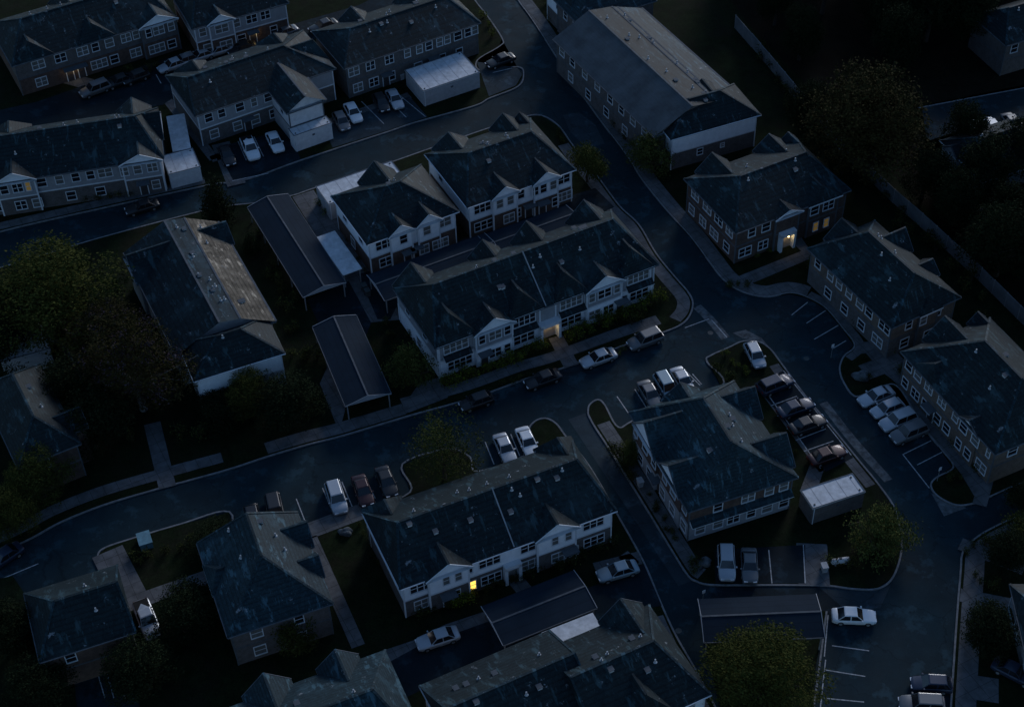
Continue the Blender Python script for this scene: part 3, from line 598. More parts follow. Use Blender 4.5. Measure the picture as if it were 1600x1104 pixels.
house('long dark townhouse at the top-left corner with two glowing door lamps', (19, 104), 27, 25.5, 13, rise=3.2, ra=4, rb=3, up='brick_grey', lo='brick',  # dark brick walls carry the painted dimming towards this corner
      cross=[('F', 22.5, 6.4, 1.6, 0.6, 0), ('F', 3.5, 6, 2.0, 0, 2.0), ('B', 12, 5, 2, 0.4, 0), ('F', 13, 6, 2.0, 0, 2.0)],
      win=ws('F', U, [(3.8, 1.8), (7.2, 1.6), (10.6, 1.6), (12.6, 1.0), (14.8, 1.2), (17.4, 1.4), (19, 0.9), (20.8, 0.8), (22.4, 1.6), (24.4, 0.9)]) + ws('F', D, [(3.6, 1.6), (12.6, 2.4), (15, 1.2), (18.4, 1.6), (21.6, 2.4), (24, 1.2)]), doors=[('F', 9.8), ('F', 8.0)], lamps=[('F', 7.9, 2.2, 1.6), ('F', 8.9, 2.2, 1.6)], vents=4)
house('dark townhouse cut by the top edge with a porch glow at its right end', (300, 46), 24, 15.5, 12, rise=3.2, ra=3, rb=3, up='grey_siding', lo='brick',
      cross=[('F', 4.5, 4.6, 1.4, 0.4, 0)],
      win=ws('F', U, [(1.6, 1.0), (4.5, 2.0), (7.0, 1.0), (9.4, 1.6), (11.6, 1.4)]) + ws('F', D, [(2.0, 1.2), (4.8, 1.8), (7.4, 1.2), (12.6, 1.0)]), lamps=[('F', 9.6, 2.1, 1.5)], doors=[('F', 9.2)], vents=3)
# big buildings with long broken roofs
house('large grey long-roofed building right of the diagonal road, ribbed slope facing the road coloured pale as if lit', (1022, 214), 28, 15.6, 27.5, ze=5.8, up='brick_grey', lo='brick_grey', rise=0,
      prof=[(0, 5.8, 'ribbed_grey_lit'), (6.2, 8.6, 'shingle_dark'), (10.2, 7.9, 'shingle_grey'), (11.2, 7.5, 'shingle_grey'), (15.6, 5.8, 'shingle_grey')],  # light on the road-side slope is put into its paler colour
      win=ws('L', U, [(3, 1.2), (6, 1.2), (9, 1.2), (12, 1.2), (15.5, 1.2), (19, 1.2), (22.5, 1.2), (25.5, 1.2)]) + ws('L', D, [(4, 1.2), (8, 1.2), (13, 1.2), (18, 1.2), (23, 1.2)]), vents=16, name='long_building', cat='building')
house('front block of the large building with a plain white upper wall over brick', (1048, 219), 21, 14.0, 8.0, rise=2.9, ra=4.6, rb=4.6, up='white_siding', lo='brick_grey',
      cross=[('B', 9.0, 6.0, 2.0, 0.5, 0)], win=[('F', 4.9, 2.0, 0.8, 1.0), ('F', 8.4, 2.0, 0.5, 0.6), ('L', 4, 4.5, 1.2, 1.3)], vents=4, name='building_block', cat='building')
house('dark hipped house behind the top end of the large grey building', (905, 40), 26, 13.5, 8.0, rise=2.6, ra=4, rb=4, up='brick_grey', lo='brick_grey', roof='shingle_grey', cross=[('B', 5, 4, 1.8, 0.4, 0)], vents=3, win=ws('L', U, [(2, 1.0), (5, 1.0)]))
house('small house corner at the top edge between road and grey building', (893, 25), 26, 8, 9, rise=2.6, ra=3, rb=3, up='white_siding', lo='brick_grey', vents=2, win=ws('L', U, [(2, 1.0), (5, 1.0)]) + ws('F', U, [(2, 1.0)]))
house('large shadowed building left of the carports with a mossy brown-grey slope', (275, 556), 25.1, 12.9, 21.3, up='stucco', lo='stucco', rise=0,
      prof=[(0, 5.8, 'shingle_dark'), (6.0, 8.7, 'shingle_grey'), (8.6, 8.2, 'shingle_moss'), (12.9, 5.8, 'shingle_moss')],
      cross=[('R', 18.6, 5.0, 1.9, 0.4, (0, 4.4)), ('L', 17.5, 6.0, 2.6, 0.4, (0, 5.5))], win=ws('R', U, [(4, 1.2), (9, 1.2)]), vents=16, name='long_building', cat='building')
house('front block of the shadowed building with a pale upper wall above the dark bushes', (303, 596), 22, 11.4, 7.2, rise=2.7, ra=4.2, rb=4.2, up='white_siding', lo='stucco',
      win=[('F', 5.5, 2.3, 0.8, 1.1)], vents=1, name='building_block', cat='building')
# lower left, lower middle
house('dark teal pyramid-roofed house beside the dark lawn at lower left', (356, 996), 20, 11.4, 13.4, rise=4.2, ry=(5.6, 1.6), up='brick_grey', lo='brick_grey', roof='shingle_grey',  # dark wall colour stands in for the dimming at lower left
      cross=[('R', 5.5, 3.6, 1.6, 0.2, 0), ('R', 10.0, 4.0, 2.0, 0.3, 0.0), ('L', 8.0, 4.5, 1.4, 0.2, 1.2)], win=ws('F', U, [(3, 1.2), (7.6, 0.9)]) + ws('F', D, [(3, 1.2), (7.6, 0.9)]) + ws('R', U, [(3, 1.0)]), vents=5)
house('dark house at the bottom edge with a grey ridged roof below the lawn', (602, 1014), 22, 17.0, 13.5, anchor='BR', rise=4.2, ra=5.5, rb=3.5, up='grey_siding', lo='brick_grey', roof='shingle_grey',
      cross=[('B', 4.5, 5.2, 2.6, 0.6, 0), ('B', 12.0, 4.6, 2.2, 0.6, 0), ('F', 9, 5, 2, 0.3, 1.5)], win=ws('L', U, [(6, 1.0)]), vents=6)
house('left half of the bottom-centre house, its pale rear roof slope flecked and streaked', (655, 1070), 25, 14.6, 11.6, anchor='BL', rise=3.4, ra=0.5, rb=0.1, up='white_siding', lo='brick_grey', roof='shingle_dark', vents=9)
house('right half of the bottom-centre house, stepped forward, with a hipped end by the lane', (846, 1016), 25, 12.6, 12.4, anchor='BL', rise=3.4, ra=0.1, rb=3.2, up='white_siding', lo='brick_grey', roof='shingle_dark',
      cross=[('B', 9.4, 5.2, 2.4, 0.5, 0), ('F', 6, 5, 2.4, 0.02, 1.6)], win=ws('F', U, [(10, 2.0)]) + ws('F', D, [(10, 2.0)]), vents=8)
house('low dark house in the bottom-left shadows beside the striped lot', (62, 1035), 20, 10.0, 9.5, rise=3.0, ra=3, rb=0.5, up='brick', lo='brick', roof='shingle_dark', win=ws('F', U, [(3, 1.0)]), vents=2)  # corner shade painted into the dark walls and roof
house('dark navy hip-roofed house among the trees at the left edge', (28, 732), 28, 7.5, 15.0, rise=3.4, ry=(3.6, 3.6), up='brick', lo='brick', roof='shingle_dark', cross=[('R', 4, 4, 1.6, 1.6, 0)], win=ws('F', U, [(3, 1.1)]) + ws('R', U, [(8, 1.1)]), vents=2)  # left-edge dimming painted into the dark brick walls
house('dark house half hidden among the trees at the top-right corner', (1572, 72), 22, 12, 9, rise=3.0, ra=3, rb=3, up='brick_grey', lo='brick_grey', win=ws('F', U, [(2, 1.1), (5, 1.1), (8, 1.1)]), vents=2)  # walls coloured darker to hold the dimming of the corner
house('dark house with a pale left gutter behind the right-edge trees', (1535, 285), 22, 11, 10, rise=3.0, ra=3, rb=3, up='white_siding', lo='grey_siding', roof='shingle_dark', cross=[('L', 7, 3.5, 1.2, 0.4, 0)], vents=2, win=ws('L', U, [(4, 1.0)]))
house('house edge at the bottom-right corner of the frame', (1618, 1088), -3, 12, 14, ze=4.0, zs=4.0, rise=2.6, ra=3, rb=3, up='grey_siding', lo='grey_siding', roof='shingle_dark', vents=2, win=[('F', 5, 2, 1.2, 1.2), ('L', 5, 2, 1.2, 1.2), ('L', 10, 2, 1.2, 1.2)])  # darkening towards the right edge put into the grey walls

# ---------------------------------------------------------------- flat-roofed stores
def store(label, A, ang, L, dep, h, wall='stucco', name='garage_block', door=True):
    o = G(A, h); root = thing(name, label, 'garage', (o.x, o.y, 0), rad(ang))
    w = MB(); w.box((0.08, 0.08, -0.05), (L - 0.08, dep - 0.08, h - 0.12), wall); link('wall', w.mesh('wall'), root)
    r = MB(); r.box((0, 0, h - 0.12), (L, dep, h - 0.02), 'trim', 'flat_roof')
    for a, b in (((0, 0), (L, 0.12)), ((0, dep - 0.12), (L, dep)), ((0, 0.12), (0.12, dep - 0.12)), ((L - 0.12, 0.12), (L, dep - 0.12))): r.box((a[0], a[1], h - 0.018), (b[0], b[1], h + 0.04), 'cap')
    k = 1.2
    while k < L - 0.5: r.box((k, 0.13, h - 0.019), (k + 0.06, dep - 0.13, h - 0.006), 'stucco'); k += 1.6
    ro = link('roof', r.mesh('roof'), root)
    for x, y in ((0.5, 0.5), (L - 0.5, 0.5), (L - 0.5, dep - 0.5)):
        d = MB(); d.tube((0, 0, 0), (0, 0, 0.09), 0.13, 0.1, 'bin', 10); link('roof_drain', d.mesh('roof_drain'), ro, (x, y, h - 0.02))
    d = MB(); d.tube((0, 0, 0), (0, 0, h - 0.2), 0.05, 0.05, 'trim', 8); link('downpipe', d.mesh('downpipe'), root, (0.25, 0.02, 0))
    if door:
        link('wall_light', None, root, (L * 0.5, 0.06, h - 0.7)); f = root.children[-1]; bpy.data.objects.remove(f)
        d = MB(); d.box((-0.18, -0.12, -0.1), (0.18, 0, 0.12), 'cap'); link('wall_light', d.mesh('wall_light'), root, (L * 0.5, 0.08, h - 0.9))
    return root
store('large grey box building with a bright flat roof at the top road junction', (661, 143), 27.1, 9.4, 6.2, 2.9)
store('pale flat-roofed box behind the small white house, at the edge of the upper road', (513, 320), 26.4, 11.5, 4.5, 2.9)
store('box shed with a bright flat roof beside the brick house and the curved road', (1270, 795), 19.7, 6.7, 3.0, 2.9, 'brick_grey')
store('pale flat-roofed store in front of the gabled wing, between parked cars', (459, 213), 28.3, 6.0, 2.0, 3.0, 'stucco_light')
store('low pale flat roof beside the white gable end at upper left', (263, 273), 20, 4.6, 4.6, 2.7, 'stucco_light', door=False)
store('pale box annex at the left edge beside the dark navy roof', (0, 566), 20, 6.2, 4.2, 3.4, 'stucco_light', door=False)
# ---------------------------------------------------------------- carports
def carport(label, A, ang, L, dep, h, rise, axis='y', roof='metal_roof', mono=False, nm='carport'):
    o = G(A, h); root = thing(nm, label, 'carport', (o.x, o.y, 0), rad(ang)); r = MB()
    if mono:
        r.box((0, 0, h), (L, dep, h + 0.12), 'trim', roof)
    elif axis == 'y':
        r.face([(0, 0, h), (L / 2, 0, h + rise), (L / 2, dep, h + rise), (0, dep, h)], roof); r.face([(L, 0, h), (L, dep, h), (L / 2, dep, h + rise), (L / 2, 0, h + rise)], roof)
        r.face([(0, 0, h - 0.03), (0, dep, h - 0.03), (L, dep, h - 0.03), (L, 0, h - 0.03)], 'trim')
        for y in (-0.02, dep + 0.02): r.face([(0, y, h), (L, y, h), (L / 2, y, h + rise)], 'stucco'); r.bar((0, y, h), (L / 2, y, h + rise), 0.07, 0.12, 'trim_dim'); r.bar((L / 2, y, h + rise), (L, y, h), 0.07, 0.12, 'trim_dim')
        r.bar((L / 2, 0, h + rise + 0.02), (L / 2, dep, h + rise + 0.02), 0.2, 0.06, 'cap')
        for x in (-0.04, L + 0.04): r.bar((x, 0, h - 0.05), (x, dep, h - 0.05), 0.08, 0.14, 'cap')
    else:
        r.face([(0, 0, h), (L, 0, h), (L, dep / 2, h + rise), (0, dep / 2, h + rise)], roof); r.face([(0, dep, h), (0, dep / 2, h + rise), (L, dep / 2, h + rise), (L, dep, h)], roof)
        r.face([(0, 0, h - 0.03), (0, dep, h - 0.03), (L, dep, h - 0.03), (L, 0, h - 0.03)], 'trim')
        for x in (-0.02, L + 0.02): r.face([(x, 0, h), (x, dep, h), (x, dep / 2, h + rise)], 'stucco'); r.bar((x, 0, h), (x, dep / 2, h + rise), 0.07, 0.12, 'trim_dim'); r.bar((x, dep / 2, h + rise), (x, dep, h), 0.07, 0.12, 'trim_dim')
        r.bar((0, -0.04, h - 0.05), (L, -0.04, h - 0.05), 0.08, 0.14, 'cap'); r.bar((0, dep / 2, h + rise + .02), (L, dep / 2, h + rise + .02), 0.2, 0.06, 'cap')
    link('roof', r.mesh('roof'), root)
    n = max(2, round((dep if axis == 'y' else L) / 5) + 1); pm = MB(); pm.box((-0.07, -0.07, 0), (0.07, 0.07, h - 0.04), 'post'); pme = pm.mesh('post')
    for i in range(n):
        q = 0.3 + ((dep if axis == 'y' else L) - 0.6) * i / (n - 1)
        for e in (0.25, (L if axis == 'y' else dep) - 0.25): link('post', pme, root, (e, q, 0) if axis == 'y' else (q, e, 0))
    return root
carport('longest dark blue gabled carport, beside the narrow pale canopy', (474, 465), 25.5, 5.9, 20.3, 2.7, 0.75)
carport('slate gabled carport ending at the middle road, left of the young tree', (540, 635), 19, 5.7, 14.7, 2.7, 0.8)
carport('blue carport roof squeezed between the small white house and the long central house', (601, 470), 26, 17.0, 5.6, 2.6, 0.6, 'x')
carport('flat slate-grey carport roof in front of the white house with brick corners', (775, 405), 26, 13.2, 5.2, 2.6, 0.5, 'x')
carport('broad dark blue carport roof below the yellow lit window', (786, 1008), 23.5, 11.0, 5.6, 2.6, 0.5, 'x')
carport('straight slate carport above the big bottom tree', (1100, 1003), 0.5, 12.6, 5.6, 2.6, 0.7, 'x')
carport('narrow pale flat canopy between the long carport and the small white house', (536, 431), 27, 2.7, 8.6, 2.5, 0, mono=True, roof='flat_roof', nm='canopy_shelter')
carport('short pale canopy strip behind the bottom-centre house roof', (858, 1010), 23, 6.0, 1.9, 2.6, 0, mono=True, roof='flat_roof', nm='canopy_shelter')

carport('pale weathered canopy along the right end of the shadowed left-edge townhouse', (270, 238), 13, 2.6, 8.5, 2.6, 0, mono=True, roof='flat_roof', nm='canopy_shelter')
# ---------------------------------------------------------------- cars
def loft(rings, m, name, close=True):
    mb = MB(); n = len(rings[0])
    for a, b in zip(rings, rings[1:]):
        for i in range(n if close else n - 1): mb.face([a[i], a[(i + 1) % n], b[(i + 1) % n], b[i]], m)
    mb.face(rings[0][::-1], m); mb.face(rings[-1], m)
    return mb.mesh(name, smooth=True, weld=True)
KIND = {  # length, width, height, belt, hood, deck, front glass, rear glass (x of foot, x of head)
    'sedan': (4.7, 1.82, 1.42, 0.88, 0.84, 0.90, (0.95, 0.25), (-1.75, -1.05)),
    'hatch': (4.2, 1.76, 1.48, 0.90, 0.84, 0.98, (1.0, 0.35), (-1.95, -1.45)),
    'suv': (4.65, 1.90, 1.72, 1.02, 0.98, 1.08, (1.05, 0.45), (-2.15, -1.90)),
    'pickup': (5.3, 1.95, 1.78, 1.02, 1.0, 0.98, (1.15, 0.55), (-0.75, -0.60)),
}
PROTO = {}
def car_proto(kind, paint):
    L, Wd, Hh, belt, hood, deck, fg, rg = KIND[kind]; w = Wd / 2; root = thing('parked_car' if kind != 'pickup' else 'pickup_truck', '', 'car' if kind != 'pickup' else 'pickup', (0, 0, 0)); pm = 'paint_' + paint
    st = []
    for x, wf, zt, zb in ((L / 2, .72, 0.60, 0.34), (L / 2 - .06, .82, 0.68, 0.28), (L / 2 - .35, .95, hood - .08, 0.22), (L / 2 - .9, 1.0, hood - .02, 0.2), (fg[0], 1.0, belt, 0.2), (0, 1.0, belt, 0.2), (rg[0] if kind != 'pickup' else -0.8, 1.0, belt, 0.2),
                          (min(rg[0] - .1, -L / 2 + .5), .99, deck, 0.22), (-L / 2 + .12, .93, deck - .04, 0.28), (-L / 2, .84, deck - .14, 0.36)):
        ww = w * wf; st.append([(x, -ww * .85, zb), (x, -ww, zb + .14), (x, -ww, zt - .16), (x, -ww * .95, zt - .04), (x, -ww * .8, zt), (x, 0, zt + .03), (x, ww * .8, zt), (x, ww * .95, zt - .04), (x, ww, zt - .16), (x, ww, zb + .14), (x, ww * .85, zb)])
    link('body', loft(st, pm, 'body'), root)
    bw = w * .90; tw = w * .72; zt = Hh; zb = belt - 0.02
    fx, fh = fg; rx, rh = rg
    c = MB(); b4 = [(fx, -bw, zb), (fx, bw, zb), (rx, bw, zb), (rx, -bw, zb)]; t4 = [(fh, -tw, zt), (fh, tw, zt), (rh, tw, zt), (rh, -tw, zt)]
    c.face(t4, pm)
    for i in range(4): c.face([b4[i], b4[(i + 1) % 4], t4[(i + 1) % 4], t4[i]], pm)
    mx = (fh + rh) / 2; c.face([(fh - .1, -tw + .1, zt + .035), (fh - .1, tw - .1, zt + .035), (rh + .1, tw - .1, zt + .035), (rh + .1, -tw + .1, zt + .035)], pm)
    hi = [(fh - .1, -tw + .1, zt + .035), (fh - .1, tw - .1, zt + .035), (rh + .1, tw - .1, zt + .035), (rh + .1, -tw + .1, zt + .035)]
    for i in range(4): c.face([t4[i], t4[(i + 1) % 4], hi[(i + 1) % 4], hi[i]], pm)
    link('roof', c.mesh('roof', weld=True), root)
    def panel(q, inset, name):
        q = [Vector(p) for p in q]; ce = sum(q, Vector()) / 4; n = (q[1] - q[0]).cross(q[3] - q[0]).normalized()
        if n.dot(ce - Vector((0, 0, 0.9))) < 0: n = -n
        p2 = [p + (ce - p) * inset + n * 0.012 for p in q]; g = MB(); g.face(p2, 'carglass'); link(name, g.mesh(name), root)
    panel([b4[0], b4[1], t4[1], t4[0]], 0.09, 'windshield'); panel([b4[2], b4[3], t4[3], t4[2]], 0.10, 'rear_window')
    for a, b in ((0, 3), (1, 2)):
        q = [Vector(b4[a]), Vector(b4[b]), Vector(t4[b]), Vector(t4[a])]
        panel([q[0].lerp(q[1], .0), q[0].lerp(q[1], .5), q[3].lerp(q[2], .5), q[3]], 0.10, 'side_window'); panel([q[0].lerp(q[1], .5), q[1], q[2], q[3].lerp(q[2], .5)], 0.10, 'side_window')
    if kind == 'pickup':
        g = MB(); g.box((-L / 2 + .15, -w + .16, deck - .02), (-0.95, w - .16, deck + .035), 'tyre'); link('cargo_bed', g.mesh('cargo_bed'), root)
    for sx in (L / 2 - .88, -L / 2 + .92):
        for sy in (-1, 1):
            g = MB(); g.tube((0, -.12, 0), (0, .12, 0), .33, .33, 'tyre', 16); wl = link('wheel', g.mesh('wheel'), root, (sx, sy * (w - .10), .33))
            g = MB(); g.tube((0, .0, 0), (0, sy * .13, 0), .2, .19, 'rim', 12); link('rim', g.mesh('rim'), wl)
    for sy in (-1, 1):
        g = MB(); g.box((-.12, -.2, -.07), (.03, .2, .07), 'headlamp'); link('headlight', g.mesh('headlight'), root, (L / 2 - .02, sy * (w - .42), .62))
        g = MB(); g.box((-.03, -.2, -.08), (.12, .2, .08), 'taillamp'); link('taillight', g.mesh('taillight'), root, (-L / 2 + .02, sy * (w - .40), deck - .22))
        g = MB(); g.box((-.08, -.1, -.06), (.08, .1, .07), pm); link('mirror', g.mesh('mirror'), root, (fx - .15, sy * (w + .06), belt + .08))
    return root
def car(px, tip, kind, paint, label, z=0.0, group=None):
    """px = centre of the car in the survey, tip = a point it faces"""
    a = G(px, 0.6); b = G(tip, 0.6); ang = math.atan2(b.y - a.y, b.x - a.x); k = (kind, paint)
    if k not in PROTO:
        r = PROTO[k] = car_proto(kind, paint); r.location = (a.x, a.y, z); r.rotation_euler = (0, 0, ang); r['label'] = label
    else: r = dup(PROTO[k], label, (a.x, a.y, z), ang)
    return r
LZ = BZ + 0.03
def cr(x, y, dx, dy, *a, **k): return car((x, y), (x + dx, y + dy), *a, **k)
cr(935, 559, -56, 20, 'sedan', 'silver', 'silver car by the kerb right of the lit entry path')
cr(1008, 531, -56, 21, 'suv', 'grey', 'grey car at the kerb nearest the road corner, behind the silver one')
cr(848, 592, -56, 20, 'sedan', 'black', 'black car at the kerb left of the lit entry path')
cr(744, 627, -56, 20, 'hatch', 'black', 'dark car at the kerb behind the small bare-branched tree')
cr(1016, 616, 22, 36, 'sedan', 'grey', 'leftmost of the three cars nosed in behind the slate-blue roof')
cr(1042, 605, 22, 36, 'suv', 'paleblue', 'middle blue-grey car of the three behind the slate-blue roof')
cr(1067, 595, 22, 36, 'sedan', 'silver', 'rightmost silver car of the three behind the slate-blue roof')
cr(1212, 602, 50, -20, 'suv', 'navy', 'dark SUV in the top stall of the brick house lot', z=LZ)
cr(1243, 638, 50, -18, 'sedan', 'navy', 'dark blue car second from the top in the brick house lot', z=LZ)
cr(1262, 664, 50, -18, 'sedan', 'black', 'black car with a pale roof in the middle of the brick house lot', z=LZ)
cr(1292, 712, 50, -18, 'sedan', 'maroon', 'dark red car in the lowest stall of the brick house lot', z=LZ)
cr(1369, 619, -50, 20, 'sedan', 'silver', 'silver sedan first in the right-hand row, next to the teardrop island')
cr(1386, 638, -50, 20, 'hatch', 'silver', 'silver car second in the right-hand row')
cr(1403, 657, -50, 20, 'suv', 'silver', 'silver car third in the right-hand row')
cr(1420, 676, -50, 20, 'suv', 'grey', 'grey car lowest in the right-hand row beside empty stalls')
cr(526, 778, 14, 44, 'suv', 'silver', 'silver car alone between white stall lines left of the bottom-middle house')
cr(567, 766, 16, 44, 'sedan', 'maroon', 'dark maroon car next to the silver one above the bottom-middle house')
cr(604, 752, 18, 44, 'sedan', 'black', 'dark car partly under the bare-branched tree')
cr(789, 700, 20, 44, 'sedan', 'silver', 'left pale car of the pair above the bottom-middle house')
cr(824, 690, 20, 44, 'sedan', 'white', 'white car beside the rounded grass island')
cr(430, 798, 10, 44, 'suv', 'black', 'black car above the dark teal pyramid roof')
cr(396, 812, 10, 44, 'hatch', 'black', 'blackened car at the shadowed left end of the stalls')
cr(965, 893, -56, 16, 'sedan', 'paleblue', 'pale blue car parked across the lane end below the bushes', z=LZ)
cr(684, 998, -56, 18, 'sedan', 'silver', 'silver sedan alone in the dark bottom lot', z=LZ)
cr(1135, 881, 3, 50, 'suv', 'silver', 'bright silver car in the left stall below the brick house', z=LZ)
cr(1171, 884, 3, 50, 'sedan', 'grey', 'grey car beside the bright silver one below the brick house', z=LZ)
cr(1334, 962, 60, 2, 'sedan', 'white', 'white sedan parked square beside the lower right road')
cr(1455, 1068, -60, -3, 'hatch', 'navy', 'dark car at the kerb near the bottom-right corner')
cr(1440, 1100, -60, -3, 'suv', 'grey', 'grey car cut by the bottom edge near the right kerb')
cr(552, 177, 24, 44, 'sedan', 'white', 'bright white car between the pale store and the grey box', z=LZ)
cr(534, 191, 24, 44, 'hatch', 'grey', 'grey car tucked left of the bright white one', z=LZ)
cr(596, 162, 24, 44, 'hatch', 'black', 'dark car left of the silver one near the grey box building', z=LZ)
cr(617, 156, 20, 36, 'sedan', 'silver', 'silver car nearest the grey box building', z=LZ)
cr(355, 244, 18, 40, 'sedan', 'black', 'black car at the left end of the upper-left stalls', z=LZ)
cr(391, 233, 18, 40, 'pickup', 'white', 'white pickup between the black and silver cars', z=LZ)
cr(430, 223, 20, 40, 'sedan', 'white', 'white car beside the wall of the pale store', z=LZ)
cr(149, 141, -48, 18, 'suv', 'grey', 'grey car on the upper-left lane nearest the glowing doors', z=LZ)
cr(186, 128, -48, 18, 'sedan', 'black', 'black car with a pale windscreen on the upper-left lane', z=LZ)
cr(212, 122, -48, 18, 'hatch', 'black', 'small black car at the end of the upper-left lane row', z=LZ)
for i, (x, y, p, t) in enumerate(((270, 103, 'silver', 'first'), (288, 96, 'grey', 'second'), (314, 88, 'silver', 'third'), (341, 80, 'silver', 'fourth'), (378, 76, 'black', 'last, dark'))):
    cr(x, y, -44, 16 - i, 'sedan' if i != 1 else 'hatch', p, '%s car from the left in the row behind the long grey-walled house' % t, z=LZ)
cr(222, 323, -50, 14, 'sedan', 'black', 'dark car alone on the shadowed upper road above the big left tree')
cr(1180, 556, 18, 36, 'hatch', 'silver', 'pale car on the small garden island at the road bend', z=BZ)
cr(230, 968, 16, 40, 'pickup', 'silver', 'silver pickup on the path at lower left', z=BZ + 0.03)
cr(1524, 208, 24, 30, 'suv', 'silver', 'first pale vehicle by the upper right street', z=BZ)
cr(1551, 201, 24, 30, 'sedan', 'silver', 'second pale vehicle by the upper right street', z=BZ)
cr(1582, 194, 24, 30, 'sedan', 'grey', 'grey vehicle by the upper right street at the frame edge', z=BZ)
cr(1592, 975, 10, 50, 'hatch', 'paleblue', 'pale car cut by the right edge beside the corner house', z=BZ)
cr(1585, 1050, 40, 20, 'sedan', 'navy', 'dark car in the drive at the bottom-right corner', z=BZ)
cr(5, 870, -30, 20, 'sedan', 'navy', 'dark blue car at the left edge by the kerb')
cr(505, 42, -44, 16, 'sedan', 'black', 'dark car in the lane behind the long brick-faced house', z=LZ)
cr(443, 52, -44, 16, 'sedan', 'grey', 'grey car in the lane above the pale store wing', z=LZ)
cr(782, 96, -44, 16, 'sedan', 'black', 'black car in the bay beside the top road junction', z=LZ)

# ---------------------------------------------------------------- trees and shrubs
def crown(seed, R, Hc, n, leaf, size, m, blobs=9, m2=None, frac2=0.0, shape='round', sparse=False):
    r = random.Random(seed); mb = MB(); bl = []
    for i in range(blobs):
        t = (i + 0.5) / blobs; a = r.random() * 6.28
        if shape == 'round': zz = Hc * (0.30 + 0.62 * t); rr = R * (0.62 * math.sin(math.pi * (0.22 + 0.66 * t))) * (0.4 + 0.75 * r.random()); br = R * (0.30 + 0.24 * r.random())
        else: zz = Hc * (0.12 + 0.80 * t); rr = R * 0.45 * (1 - t) * r.random(); br = R * (0.75 - 0.55 * t)
        bl.append((Vector((math.cos(a) * rr, math.sin(a) * rr, zz)), br))
    tot = sum(b[1] ** 2 for b in bl); V = []; Fs = []; Mi = []
    for c, br in bl:
        cl = max(4, int(n * br * br / tot / leaf))
        for _ in range(cl):
            v = Vector((r.gauss(0, 1), r.gauss(0, 1), r.gauss(0, 1) * 0.9)); v.normalize(); q = c + v * br * (0.55 + 0.5 * r.random() ** 0.6)
            sec = r.random() < frac2
            for _ in range(leaf):
                p = q + Vector((r.gauss(0, 1), r.gauss(0, 1), r.gauss(0, 1))) * size * 1.3
                nn = Vector((r.gauss(0, 1), r.gauss(0, 1), r.gauss(0, 1) + 0.6)).normalized(); u = nn.orthogonal().normalized(); w = nn.cross(u); s = size * (0.5 + r.random())
                i = len(V); V += [p - u * s * .5, p + w * s * .32, p + u * s * .5, p - w * s * .32]; Fs.append((i, i + 1, i + 2, i + 3)); Mi.append(1 if sec else 0)
    me = bpy.data.meshes.new('crown'); me.from_pydata([tuple(v) for v in V], [], Fs); me.materials.append(MATS[m]); me.materials.append(MATS[m2 or m]); me.polygons.foreach_set('material_index', Mi); return me, bl
def trunk(seed, R, Hc, bl, th, m='bark'):
    r = random.Random(seed); mb = MB(); z = Hc * 0.38; p0 = Vector((0, 0, -0.1)); p1 = Vector((r.gauss(0, .15), r.gauss(0, .15), z * .5)); p2 = Vector((r.gauss(0, .3), r.gauss(0, .3), z))
    mb.tube(p0, p1, th * 1.2, th * .9, m, 9, False); mb.tube(p1, p2, th * .9, th * .7, m, 9, False)
    for c, br in bl[:9]:
        st = p1.lerp(p2, 0.3 + .7 * r.random()); mid = st.lerp(c, .5) + Vector((r.gauss(0, .3), r.gauss(0, .3), .3)); mb.tube(st, mid, th * .42, th * .26, m, 6, False); mb.tube(mid, c, th * .26, th * .1, m, 6, False)
        for _ in range(2):
            e = c + Vector((r.gauss(0, 1), r.gauss(0, 1), r.gauss(0, .7) + .3)) * br * .6; mb.tube(mid, e, th * .15, th * .04, m, 5, False)
    return mb.mesh('trunk', smooth=True, weld=True)
TP = {}
def tree_proto(key, R, Hc, n, leaf, size, m, th, **k):
    bm_ = k.pop('bark', 'bark'); me, bl = crown(hash(key) % 1000 if False else sum(map(ord, key)), R, Hc, n, leaf, size, m, **k); TP[key] = (me, trunk(5 + len(key), R, Hc, bl, th, bm_), R, Hc)
tree_proto('big', 5.0, 9.5, 26000, 12, 0.19, 'leaf_olive', 0.32, blobs=22)
tree_proto('bigbrown', 5.0, 9.5, 26000, 12, 0.19, 'leaf_brown', 0.32, blobs=22)
tree_proto('dark', 5.0, 10, 16000, 11, 0.26, 'leaf_dark', 0.30, blobs=20)
tree_proto('dark2', 4.6, 12, 16000, 11, 0.26, 'leaf_dark', 0.30, blobs=16)
tree_proto('flower', 5.0, 11, 24000, 12, 0.19, 'leaf_brown', 0.35, blobs=20, m2='blossom', frac2=0.13, bark='bark_pale')
tree_proto('street', 2.5, 5.0, 7000, 9, 0.17, 'leaf_olive', 0.14, blobs=12)
tree_proto('lime', 2.5, 4.6, 6500, 9, 0.17, 'leaf_hedge', 0.13, blobs=12)
tree_proto('sparse', 3.6, 6.2, 6500, 7, 0.15, 'leaf_hedge', 0.15, blobs=18)
tree_proto('column', 1.7, 7.5, 5000, 9, 0.20, 'leaf_dark', 0.14, blobs=10, shape='cone')
trnd = random.Random(11)
def tree(key, base, R, Hc, label, name='tree', group=None, cat='tree'):
    cm, tm, R0, H0 = TP[key]; b = G(base); r = thing(name, label, cat, (b.x, b.y, 0), trnd.random() * 6.28, group)
    s = R / R0; r.scale = (s, s, Hc / H0); link('trunk', tm, r); link('crown', cm, r); return r
tree('big', (98, 520), 9.2, 12.5, 'largest rounded olive-green tree at the left, below the upper road')
tree('dark', (20, 560), 6.5, 10, 'dark tree filling the gap at the left edge beside the largest tree')
